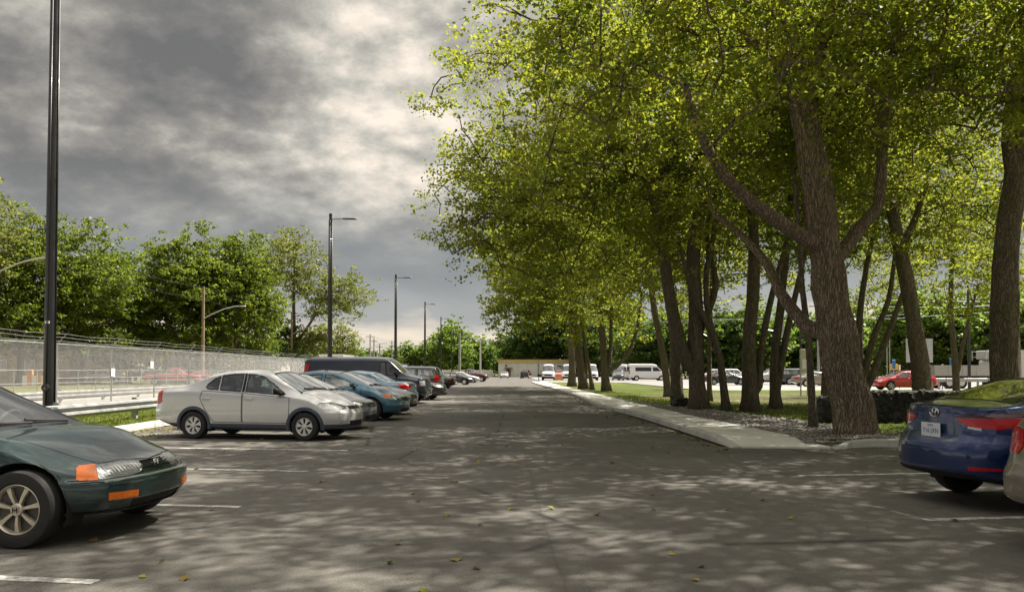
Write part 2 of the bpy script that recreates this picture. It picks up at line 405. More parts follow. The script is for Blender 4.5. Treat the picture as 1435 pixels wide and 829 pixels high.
# ------------------------------------------------------------------ right pavement: slabs and kerb
walk = empty('sidewalk'); walk['kind'] = 'structure'
def wi(y):   # inner edge offset of the pavement (road coords)
    return 5.62 + .28 * max(0, min(1, (24 - y) / 8)) 
def wo(y):   # outer edge wobble
    return KX + (-.35 * math.exp(-((y - 33) / 7.0) ** 2)) + .2 * math.sin(y * .05)
y = 14.7; rng = random.Random(4); first = True
while y < 99:
    dy = 1.55 if y < 40 else 1.7
    y1 = y + dy - .035
    a, b, c, d = rd(wo(y) + .19, y), rd(wi(y), y), rd(wi(y1), y1), rd(wo(y1) + .19, y1)
    zt = .135 + rng.uniform(-.004, .006)
    zs = .03 if first else (.135 if y > 17 else .10)
    if first: b = rd(wi(y) + .25, y - .1)
    ze = zt if not first else .10
    V = [(a[0], a[1], 0), (b[0], b[1], 0), (c[0], c[1], 0), (d[0], d[1], 0), (a[0], a[1], zs if first else zt), (b[0], b[1], zs if first else zt), (c[0], c[1], zt), (d[0], d[1], zt)]
    o = mesh_obj('paving_slab', V, [(3, 2, 1, 0), (4, 5, 6, 7), (0, 1, 5, 4), (1, 2, 6, 5), (2, 3, 7, 6), (3, 0, 4, 7)], CONC, walk)
    first = False; y += dy
y = 14.7; kf = True
while y < 99:
    dy = 1.55 * 2; y1 = min(99, y + dy - .012); n = 4
    V, Fc = [], []
    for i in range(n + 1):
        yy = y + (y1 - y) * i / n; h = .13 if not (kf) else .024 + .105 * min(1, (yy - 14.7) / 1.55)
        for ox, z in ((0.0, 0), (.012, h - .02), (.03, h), (.185, h + .002), (.185, 0)):
            p = rd(wo(yy) + ox, yy); V.append((p[0], p[1], z))
    for i in range(n):
        for k in range(4): a = i * 5 + k; Fc.append((a, a + 5, a + 6, a + 1))
    Fc += [(0, 1, 2, 3, 4), tuple(n * 5 + k for k in (4, 3, 2, 1, 0))]
    mesh_obj('kerb_segment', V, Fc, KERB, walk); kf = False; y += dy
# kerb sweeping to the right round the gravel bed
kc = empty('cross_kerb'); kc['kind'] = 'structure'
path = [(5.93, 14.45, .02), (6.1, 14.52, .06), (6.35, 14.72, .12), (6.8, 14.9, .14), (7.6, 14.98, .145)] + [(7.6 + 1.8 * i, 14.98 + .12 * i, .145) for i in range(1, 10)]
V, Fc = [], []
segs = [(path[i], path[i + 1]) for i in range(len(path) - 1)]
for i in range(0, len(path) - 1, 1 if False else 2):
    pts = path[i:i + 3]; V, Fc = [], []
    for j, (x, yy, h) in enumerate(pts):
        for oy, z in ((0, 0), (.012, h - .02), (.03, h), (.2, h), (.2, 0)): V.append((x - (.006 if j == len(pts) - 1 else 0), yy + oy, z))
    for j in range(len(pts) - 1):
        for k in range(4): a = j * 5 + k; Fc.append((a, a + 1, a + 6, a + 5))
    Fc += [(4, 3, 2, 1, 0), tuple((len(pts) - 1) * 5 + k for k in range(5))]
    mesh_obj('kerb_segment', V, Fc, KERB, kc)
pv = [(5.95, 14.70), (6.1, 14.78), (6.35, 14.93), (6.8, 15.10), (7.6, 15.17), (11, 15.4), (11, 15.6), (5.72, 15.6)]
pc = [(5.93, 14.55, .015), (6.1, 14.64, .045), (6.35, 14.84, .09), (6.8, 15.02, .11), (7.6, 15.1, .115), (11, 15.33, .115)]
Vc = [(x, y, z) for x, y, z in pc] + [(x, 15.75, .10) for x, y, z in pc]; Vc[6] = (5.70, 15.75, .10)
mesh_obj('gravel_corner', Vc, [(k, k + 1, k + 7, k + 6) for k in range(5)], mat_concrete('gravel_bed', (.16, .145, .125), .9))['kind'] = 'structure'
# left kerb
kl = empty('left_kerb'); kl['kind'] = 'structure'
y = -2.0
while y < 150:
    y1 = y + 3.0 - .015; V = []; 
    for yy in (y, y1):
        for ox, z in ((0, 0), (-.015, .12), (-.035, .14), (-.2, .14), (-.2, 0)):
            p = rd(KL + ox, yy); V.append((p[0], p[1], z))
    mesh_obj('kerb_segment', V, [(k, k + 1, k + 6, k + 5) for k in range(4)] + [(4, 3, 2, 1, 0), (5, 6, 7, 8, 9)], KERB, kl); y += 3.0
# ------------------------------------------------------------------ terrain on the right and left
def gz(x, y):
    """ground height right of the pavement (world coords)"""
    s = 0.0
    if y < 16.9 and x < 6.2: return -.04
    if y < 60: s = -.34 * math.exp(-((y - 44) / 8.0) ** 2) * max(0, min(1, (x - 6) / 5))
    return .075 + s + .02 * math.sin(x * 1.3 + y * .7) * max(0, min(1, (x - 6)))
def grid_sheet(name, x0, x1, nx, y0, y1, ny, fz, mat, kind='structure', road=True):
    V = []; Fc = []
    for j in range(ny + 1):
        yy = y0 + (y1 - y0) * j / ny
        for i in range(nx + 1):
            xx = x0 + (x1 - x0) * i / nx
            X, Y = rd(xx, yy) if road else (xx, yy)
            V.append((X, Y, fz(X, Y)))
    for j in range(ny):
        for i in range(nx): a = j * (nx + 1) + i; Fc.append((a, a + 1, a + nx + 2, a + nx + 1))
    o = mesh_obj(name, V, Fc, mat, smooth=True); o['kind'] = kind; return o
grid_sheet('lawn', 5.3, 60, 90, 15.12, 57.5, 70, gz, LAWN)
grid_sheet('far_lawn', 5.4, 14, 12, 57.5, 98, 30, lambda x, y: .07, LAWN)
grid_sheet('grass_strip', KL - .2, -12.6, 10, -4, 150, 120, lambda x, y: .12 + .015 * math.sin(x * 4 + y), LAWN)
sheet('cross_kerb_apron', [(5.2, 14.75), (7.0, 14.95), (30, 15.3), (30, 15.8), (5.2, 15.8)], .03, KERB)
sheet('side_road', [(-12.6 + AX * -4, -4), (-12.6 + AX * 170, 170), (-22 + AX * 170, 170), (-22, -4)][::-1], .03, PALE)
grid_sheet('field', -22.2, -95, 20, 8, 60, 20, lambda x, y: .05 + .05 * math.sin(x * .3 + y * .2), FIELD)
sheet('far_road', [(14, 57.7), (90, 57.7), (90, 75), (14, 75)], .045, PALE)
sheet('far_parking', [(14, 75), (90, 75), (90, 190), (4, 190), (4, 97), (14, 97)], .035, mat_concrete('old_asphalt', (.20, .195, .185), .3))
# ------------------------------------------------------------------ trees
def catmull(P, step):
    P = [Vector(p) for p in P]; out = []
    Q = [P[0] * 2 - P[1]] + P + [P[-1] * 2 - P[-2]]
    for i in range(1, len(Q) - 2):
        n = max(1, int((Q[i + 1] - Q[i]).length / step))
        for k in range(n):
            t = k / n; a, b, c, d = Q[i - 1], Q[i], Q[i + 1], Q[i + 2]
            out.append(.5 * ((2 * b) + (c - a) * t + (2 * a - 5 * b + 4 * c - d) * t * t + (3 * b - a - 3 * c + d) * t ** 3))
    out.append(P[-1]); return out
def leaf_mesh(C, rng, size, up=.5, n_out=None):
    """array of leaf centres -> two-triangle folded leaves"""
    n = len(C)
    nrm = rng.normal(size=(n, 3)); nrm[:, 2] = np.abs(nrm[:, 2]) + up; nrm /= np.linalg.norm(nrm, axis=1)[:, None]
    a = rng.normal(size=(n, 3)); a[:, 2] -= .5; a -= nrm * (a * nrm).sum(1)[:, None]; a /= np.linalg.norm(a, axis=1)[:, None]
    b = np.cross(nrm, a); s = size * rng.uniform(.6, 1.3, n)[:, None]
    V = np.stack([C - a * s * .5, C + b * s * .42 + nrm * s * .10 + a * s * .06, C + a * s * .6 - nrm * s * .08, C - b * s * .42 + nrm * s * .10 + a * s * .06], 1).reshape(-1, 3)
    Fc = np.arange(n * 4).reshape(n, 4)
    return V, Fc
def crown_targets(rng, cen, rad, n, bottom=-.75, shell=.55):
    out = []
    while len(out) < n:
        v = rng.normal(size=3); v /= np.linalg.norm(v)
        if v[2] < bottom: continue
        r = (shell + (1 - shell) * rng.random() ** .6) if rng.random() < .85 else rng.uniform(.2, shell)
        k = 1 + .16 * math.sin(v[0] * 5 + cen[0]) * math.cos(v[1] * 4 + cen[1]) + .1 * math.sin(v[2] * 7)
        out.append(np.array(cen) + v * r * k * np.array(rad))
    return np.array(out)
from mathutils.noise import noise as NZ
def tree(base, trunk, limbs, crowns, label, group=None, leafmat=None, bark=None, seed=1, lsize=.13, lpt=110, trunk_r=(.3, .1), sides=10,
         twig=.42, name='maple_tree', flare=.35, step=.45, brmin=.012, cat='tree', knobs=0, up=.5, root=None):
    """trunk / limbs: polylines relative to the base; crowns: [(centre, radii, number of branch targets)]"""
    rng = np.random.default_rng(seed)
    nodes, par, chains = [], [], []          # chain = (list of node ids)
    fixed = {}
    tp = catmull(trunk, .16 if knobs >= 1 else step); ids = []
    for i, p in enumerate(tp):
        nodes.append(np.array(p)); par.append(i - 1); ids.append(i)
        f = i / (len(tp) - 1); fixed[i] = trunk_r[0] * (1 - f) + trunk_r[1] * f
    chains.append(ids)
    for (lp, r0, r1) in limbs:
        q = catmull(lp, step); arr = np.array(nodes); j = int(np.argmin(((arr - np.array(q[0])) ** 2).sum(1)))
        ids = [j]; pj = j
        for i, p in enumerate(q[1:] if (Vector(nodes[j]) - q[0]).length < .6 else q):
            nodes.append(np.array(p)); par.append(pj); pj = len(nodes) - 1; ids.append(pj)
            f = i / max(1, len(q) - 1); fixed[pj] = r0 * (1 - f) + r1 * f
        chains.append(ids)
    skel = np.array(nodes)
    T = np.concatenate([crown_targets(rng, c, r, n, bottom=b, shell=sh) for (c, r, n, b, sh) in crowns])
    dist = np.array([np.sqrt(((skel - t) ** 2).sum(1)).min() for t in T]); T = T[np.argsort(dist)]
    zmin = min(t[2] for t in T) - .3
    CAP = len(nodes) + len(T) * 40; arr = np.zeros((CAP, 3)); arr[:len(nodes)] = nodes; cnt = len(nodes)
    leafc = []
    for t in T:
        A = arr[:cnt]; d = A - t; dd = np.sqrt((d ** 2).sum(1))
        cost = dd * (1 + .5 * np.clip(d[:, 2] / (dd + .01), 0, 1)) + (A[:, 2] < min(zmin, 3.2)) * 5
        j = int(np.argmin(cost)); p = A[j].copy(); L = dd[j]
        if L < .25: leafc.append(t); continue
        n = max(2, int(L / step)); ids = [j]; pj = j
        mid = (p + t) / 2 + np.array([0, 0, .13 * L]) + rng.normal(size=3) * .09 * L
        for k in range(1, n + 1):
            s = k / n; q = (1 - s) ** 2 * p + 2 * s * (1 - s) * mid + s * s * t + (rng.normal(size=3) * .04 if k < n else 0)
            nodes.append(q); par.append(pj); arr[cnt] = q; pj = cnt; cnt += 1; ids.append(pj)
        chains.append(ids); leafc += [nodes[i] for i in ids[max(1, len(ids) - 4):]]
    cntv = np.ones(len(nodes)); 
    for i in range(len(nodes) - 1, 0, -1):
        if par[i] >= 0: cntv[par[i]] += cntv[i] * .5
    rad = {}
    def rof(i):
        if i in fixed: return fixed[i]
        return min(brmin * (1 + .75 * cntv[i]) ** .8, .11)
    V, Fc = [], []
    rr = random.Random(seed); ph = [rr.uniform(0, 6.28) for _ in range(6)]
    def trunkbump(i, an, p):
        h = p.z; fl = 1 + flare * math.exp(-h / .45) * (1 + .45 * math.sin(3 * an + ph[0]) + .25 * math.sin(5 * an + ph[1]))
        return fl * (1 + .05 * math.sin(4 * an + h * 1.7 + ph[2]) + .035 * math.sin(7 * an - h * 2.3 + ph[3]) + knobs * .10 * math.sin(2 * an + h * 2.9 + ph[4]) * math.sin(h * 2.1 + ph[5])) + (knobs * (.16 * NZ((math.cos(an) * 1.6, math.sin(an) * 1.6, h * 1.1 + seed)) + .13 * NZ((math.cos(an) * 6, math.sin(an) * 6, h * 1.3))) if knobs else 0)
    for ci, ids in enumerate(chains):
        pts = [Vector(nodes[i]) for i in ids]; 
        if ci == 0: 
            pts[0].z -= .15; tube(V, Fc, pts, [rof(i) for i in ids], (56 if knobs >= 1 else 28) if knobs else sides, bump=trunkbump)
        else:
            rs = [rof(i) for i in ids]; rs[0] = min(rs[0], rs[1] * 1.15 + .004) if len(rs) > 1 else rs[0]
            tube(V, Fc, pts, rs, sides - 2 if ci <= len(limbs) else (5 if rs[0] > .035 else 3), cap=False)
    if root is None: root = empty(name, base, 0, label, cat, group)
    tr = mesh_obj('trunk', V, Fc, bark or BARK2, root, smooth=True)
    # leaves: little sprays round the outer branch nodes
    LC = np.array(leafc); per = max(1, int(lpt / 3)); 
    C = np.repeat(LC, 3, axis=0) + rng.normal(size=(len(LC) * 3, 3)) * np.array([.46, .46, .30]) * (twig / .42)   # spray centres
    tc = rng.random(len(C))
    per = max(1, int(lpt * len(T) / len(C)))
    P = np.repeat(C, per, axis=0) + rng.normal(size=(len(C) * per, 3)) * np.array([twig * .36, twig * .36, twig * .17])
    tn = np.clip(np.repeat(tc, per) * .55 + rng.random(len(P)) * .45, 0, 1)
    LV, LF = leaf_mesh(P, rng, lsize, up)
    cr = mesh_obj('crown', LV, LF, leafmat or LEAF_R, root, tint=tn)
    return root
# ------------------------------------------------------------------ the row of trees along the pavement
def px_path(base, pts, Y):
    """photo points of a trunk at depth Y -> polyline relative to base"""
    return [on_y(x, y, Y + dy) - base for x, y, dy in pts]
def B(px, Y): return Vector(((px - PPX) / F * Y, Y, gz((px - PPX) / F * Y, Y) - .03))
# 1 the big leaning maple
b = B(1197, 16.3)
tree(b, [Vector((0, 0, 0))] + px_path(b, [(1193, 560, 0), (1178, 500, 0), (1166, 430, 0), (1157, 350, .1), (1147, 270, .2), (1133, 190, .4), (1110, 90, .8), (1085, -60, 1.6), (1070, -240, 2.2)], 16.3),
     [(px_path(b, [(1152, 350, .1), (1110, 322, -.3), (1062, 290, -.8), (1015, 245, -1.3), (985, 195, -1.8), (960, 120, -2.2)], 16.3), .17, .05),
      (px_path(b, [(1168, 375, .1), (1200, 325, .3), (1233, 285, .5), (1235, 235, .6), (1240, 170, .5), (1252, 80, .3), (1260, -40, 0)], 16.3), .15, .05),
      (px_path(b, [(1160, 485, .1), (1128, 455, .6), (1095, 412, 1.2), (1075, 370, 1.8), (1040, 330, 2.6), (1000, 300, 3.4)], 16.3), .15, .05),
      (px_path(b, [(1130, 180, .4), (1100, 110, .8), (1040, 40, 1.5), (1000, -60, 2.4)], 16.3), .15, .05),
      (px_path(b, [(1125, 150, .4), (1150, 80, .2), (1180, -20, -.5)], 16.3), .14, .05)],
     [((-3.0, 1.0, 8.8), (4.8, 4.6, 4.8), 340, -.75, .45), ((1.2, 0.5, 8.2), (4.2, 4.0, 4.0), 190, -.6, .4), ((-1.6, -4.4, 10.6), (4.0, 3.4, 2.8), 130, -.7, .3)],
     'big leaning maple with rough reddish bark at the end of the pavement', seed=11, lsize=.10, lpt=135, trunk_r=(.37, .15), sides=14, bark=BARK1, knobs=1, flare=.28, group='trees along the pavement')
# other trees of the row: px, depth, trunk polyline px points, radius, crown
ROW = [
 (1139, 18.2, [(1133, 480, 0), (1124, 400, 0), (1120, 330, .2), (1112, 230, .4)], .105, [], [((0, .8, 6.6), (2.4, 2.6, 2.2), 70, -.5, .3)], 'thin upright maple just left of the big leaning trunk'),
 (1162, 23.0, [(1160, 480, 0), (1150, 400, .2), (1135, 320, .4), (1120, 200, .6)], .25, [], [((0, 1, 8.5), (4, 4, 3.4), 130, -.5, .4)], 'dark trunk half hidden behind the big leaning maple'),
 (1051, 27.0, [(1050, 480, 0), (1056, 400, 0), (1056, 330, .2), (1050, 240, .5), (1045, 120, 1)], .30, [([(1063, 560, 0), (1066, 500, .1), (1078, 430, .3), (1100, 350, .5), (1130, 280, 1)], .14, .06)], [((-.5, 0, 9.4), (5, 5, 5.2), 250, -.8, .45)], 'straight dark maple with a side stem standing on the shaded lawn'),
 (1086, 28.5, [(1086, 500, 0), (1095, 420, 0), (1102, 350, .2), (1110, 240, .5)], .22, [([(1086, 560, 0), (1102, 470, -.1), (1120, 390, -.3), (1140, 300, -.6)], .15, .06)], [((.6, .5, 8.9), (4.5, 4.5, 4.4), 170, -.75, .4)], 'double stemmed maple forking from the ground into a narrow V'),
 (1018, 26.6, [(1008, 500, 0), (992, 440, 0), (990, 380, .1), (1000, 330, .1), (1002, 240, .4)], .155, [([(1002, 480, 0), (985, 440, -.2), (965, 395, -.5), (950, 330, -1)], .10, .045)], [((-1, 0, 8.6), (3.8, 4, 3.6), 110, -.5, .4)], 'slim leaning maple beside the gravel edge with a crossing stem'),
 (979, 26.8, [(975, 500, 0), (975, 430, 0), (972, 350, .1), (985, 260, .3), (985, 120, .7)], .34, [([(970, 525, 0), (950, 470, -.1), (936, 400, -.3), (925, 320, -.6), (900, 220, -1.2), (870, 110, -1.8)], .24, .09), ([(978, 470, 0), (1003, 400, .2), (990, 330, .4), (1010, 240, .6)], .13, .06)],
  [((-3.6, -.5, 9.0), (5.4, 5.0, 5.0), 380, -.85, .45), ((-6.0, -.8, 6.9), (3.1, 3.4, 2.7), 120, -.85, .35), ((.5, .5, 12.5), (5, 5, 4.2), 190, -.5, .45)], 'stout twin trunk maple rising at the gravel edge by the pavement'),
 (949, 35.0, [(946, 490, 0), (940, 420, 0), (930, 360, .2), (925, 260, .5)], .30, [], [((-2.5, 0, 9.0), (5.4, 5, 5.2), 260, -.85, .45)], 'dark maple directly behind the stout twin trunk'),
 (937, 45.0, [(930, 500, 0), (918, 440, 0), (912, 390, .2), (905, 300, .6)], .27, [([(935, 520, 0), (945, 470, .2), (935, 400, .4)], .11, .05)], [((-1.5, 0, 9.2), (6.0, 5.2, 5.4), 240, -.85, .45)], 'forked maple with curving stems left of the dark double trunks'),
 (994, 38.0, [(994, 490, 0), (996, 420, 0), (998, 340, .2)], .15, [], [((0, 0, 8.6), (4.8, 5, 4.6), 160, -.8, .4)], 'slender maple standing back on the bright lawn'),
 (849, 54.0, [(846, 500, 0), (843, 460, 0), (838, 410, .2), (835, 350, .5)], .32, [([(852, 530, 0), (856, 480, .1), (858, 420, .2), (870, 370, .4)], .16, .07), ([(856, 520, 0), (880, 495, .2), (893, 460, .3), (900, 410, .6)], .16, .07)], [((-2, 0, 8.8), (6.4, 5.5, 5.6), 280, -.85, .45)], 'low branching maple with three stems beside the white vans'),
 (818, 60.0, [(812, 500, 0), (803, 450, 0), (795, 410, .1), (792, 340, .5)], .40, [([(822, 535, 0), (820, 490, 0), (812, 440, .3)], .14, .06)], [((-2, 0, 9.4), (6.2, 6, 5.8), 280, -.85, .45)], 'maple with a leaning bare stem near the far end of the pavement'),
 (830, 57.0, [(825, 510, 0), (818, 470, 0), (812, 420, .2)], .18, [], [((-.5, 0, 9), (4, 4.5, 4), 90, -.6, .4)], 'thin maple leaning over beside the far pavement'),
 (802, 71.0, [(801, 490, 0), (799, 440, 0), (797, 380, .3)], .40, [], [((-2.2, 0, 10.5), (7, 6, 6), 260, -.7, .45)], 'thick straight maple farthest along the pavement edge'),
 (1296, 30.0, [(1288, 500, 0), (1277, 430, 0), (1266, 370, 0), (1255, 320, .1), (1245, 250, .5), (1238, 160, 1)], .40, [([(1262, 350, 0), (1285, 300, .3), (1300, 240, .6)], .15, .06)], [((-.5, 0, 9.2), (5.8, 5, 4.8), 330, -.75, .45)], 'leaning maple behind the roof of the blue car'),
 (1411, 19.5, [(1408, 500, 0), (1408, 400, 0), (1413, 320, 0), (1420, 280, .1), (1428, 200, .2), (1434, 110, .3), (1440, -40, .6)], .42, [([(1421, 250, .1), (1412, 200, 0), (1418, 120, -.2), (1425, 20, -.5)], .16, .06)], [((.2, -.6, 9.6), (5.2, 5.0, 4.4), 290, -.7, .4)], 'thick dark trunk cut by the edge of the view behind the blue car'),
 (1340, 45.0, [(1338, 500, 0), (1332, 430, 0), (1335, 340, .2)], .24, [([(1340, 530, 0), (1352, 470, .2), (1370, 400, .5)], .14, .06)], [((0, 0, 8.6), (6, 5, 4.6), 230, -.8, .4)], 'dark maple on the far lawn right of the leaning one'),
 (1212, 33.0, [(1205, 500, 0), (1205, 440, 0), (1215, 370, .1), (1230, 300, .4)], .20, [([(1215, 545, 0), (1240, 480, .2), (1262, 420, .4), (1275, 380, .6)], .17, .08), ([(1210, 530, 0), (1225, 470, -.2), (1245, 420, -.3), (1255, 350, -.5)], .16, .07)], [((.5, 0, 9.0), (5.4, 5, 4.6), 230, -.75, .4)], 'many stemmed maple fanning out behind the big leaning trunk'),
]
for i, (px, Y, tp, r, lb, cr, lab) in enumerate(ROW):
    b = B(px, Y)
    limbs = [(px_path(b, q, Y), r0, r1) for q, r0, r1 in lb]
    near = Y < 32
    tp3 = [Vector((0, 0, 0))] + px_path(b, tp, Y)
    ext = tp3[-1] + Vector((0, .4, 2.0))
    tree(b, tp3 + [ext], limbs, cr, lab, seed=30 + i, lsize=.10 if near else (.14 if Y < 50 else .2), lpt=130 if near else 100, trunk_r=(r * .84, r * .32), sides=10, group='trees along the pavement', knobs=.35 if r > .25 else 0, flare=.38, twig=.42 if near else .5)
# trees standing beside the camera, whose branches reach over the lot
for i, (x, y, cr) in enumerate([(10.8, 8.0, [((-1.2, .3, 9.6), (4.4, 4.2, 3.8), 200, -.6, .4), ((-1.6, 4.4, 9.6), (3.8, 2.8, 2.8), 130, -.7, .3)]), (9.6, 1.5, [((-1.4, 0, 9.8), (4.6, 4, 3.6), 140, -.6, .4)]), (15.5, 13.5, [((-1, 0, 9), (4.6, 4.4, 3.8), 170, -.6, .4)])]):
    tree(Vector((x, y, 0)), [(0, 0, 0), (.1, .1, 3), (-.2, 0, 7), (-.3, 0, 11)], [], cr, ['maple above the deep blue car, branches reaching in from the upper right', 'unseen maple beside the viewer whose shade falls on the near asphalt', 'maple behind the gold car reaching over the right edge'][i], seed=70 + i, lsize=.105, lpt=110, trunk_r=(.34, .1), group='trees beside the lot')
# ------------------------------------------------------------------ vehicles
GLASS = glass('car_glass', (.75, .86, .84), .08); GLASSD = glass('dark_car_glass', (.3, .34, .36), .86); 
RUB = plain('tyre_rubber', (.018, .018, .018), .85, 0, .35, 20)
TRIM = plain('black_trim', (.012, .012, .013), .62, 0, .15, 10, Specular_IOR_Level=.25)
WELL = plain('wheel_well_liner', (.008, .008, .008), .9, 0, .1)
INT = plain('interior_fabric', (.13, .13, .135), .9, 0, .3, 12); INTG = plain('grey_seat_fabric', (.28, .285, .29), .9, 0, .25, 12)
ALLOY = plain('alloy_wheel', (.56, .56, .55), .35, .7, .15, 14); HUBC = plain('hubcap_plastic', (.58, .58, .57), .45, .25, .12, 14)
ALLOYG = plain('golden_alloy', (.50, .46, .37), .38, .6, .2, 14)
CHROME = plain('chrome', (.72, .72, .72), .12, 1, .05)
DISC = plain('brake_disc', (.10, .095, .09), .6, .5, .3)
def lens(name, c, c2, sc=30, em=0):
    m, t = newmat(name); v = t.vor(t.obj(), sc, scale=(1, 1, 1)); w = t.noise(t.obj(), 7, 3)
    t.col(t.mix(t.ramp(t.math('ADD', v, t.math('MULTIPLY', w, .4)), ((.15, 0), (1.0, 1))), c, c2)); t.set(Roughness=.12, Coat_Weight=.3, Coat_Roughness=.05, Metallic=.0, Specular_IOR_Level=.35)
    t.bump(v, .12, .002); return m
L_RED = lens('red_lens', (.50, .004, .006), (.34, .003, .005), 50); L_CLR = lens('clear_lens', (.50, .50, .49), (.30, .305, .31), 9); L_AMB = lens('amber_lens', (.72, .17, .012), (.55, .12, .01), 60)
L_WHT = lens('reversing_lens', (.65, .62, .62), (.40, .36, .36), 30)
def clear_lens():
    m, t = newmat('lamp_glass'); tr = t.n('ShaderNodeBsdfTransparent'); tr.inputs[0].default_value = (.9, .92, .92, 1); gl = t.n('ShaderNodeBsdfGlossy'); gl.inputs['Roughness'].default_value = .04
    fr = t.n('ShaderNodeFresnel'); fr.inputs[0].default_value = 1.5; mx = t.n('ShaderNodeMixShader'); t.l(t.math('ADD', fr.outputs[0], .07), mx.inputs[0]); t.l(tr.outputs[0], mx.inputs[1]); t.l(gl.outputs[0], mx.inputs[2]); t.l(mx.outputs[0], t.out.inputs[0]); return m
L_GLS = clear_lens()
def reflector():
    m, t = newmat('lamp_reflector'); P = t.obj(); w = t.n('ShaderNodeTexWave', wave_type='BANDS', bands_direction='DIAGONAL'); t.l(P, w.inputs['Vector']); w.inputs['Scale'].default_value = 14; w.inputs['Distortion'].default_value = 1
    v = t.vor(P, 7); t.col(t.ramp(v, ((.05, .15), (.15, .65), (.6, .85)))); t.set(Metallic=.85, Roughness=.22); t.bump(t.math('ADD', w.outputs[0], t.math('MULTIPLY', v, 2)), .5, .01); return m
REFL = reflector()
PLATE = plain('plate_white', (.62, .64, .66), .4, 0, .05); PLATEB = plain('plate_blue', (.02, .05, .30), .4)
def lerp_tab(tab, x):
    return float(np.interp(x, [p[0] for p in tab], [p[1] for p in tab]))
def chaikin(P, n=2):
    for _ in range(n):
        Q = [P[0]]
        for a, b in zip(P[:-1], P[1:]): Q += [a * .75 + b * .25, a * .25 + b * .75]
        Q.append(P[-1]); P = Q
    return P
def smooth_tab(tab, n=3, w=.12):
    xs = np.linspace(tab[0][0], tab[-1][0], 240); ys = np.interp(xs, [p[0] for p in tab], [p[1] for p in tab])
    L = xs[1] - xs[0]; k = max(1, int(w / L / 2))
    for _ in range(n):
        pad = np.pad(ys, k, mode='reflect', reflect_type='odd'); ker = np.ones(2 * k + 1) / (2 * k + 1); ys = np.convolve(pad, ker, 'valid')
    return list(zip(xs, ys))
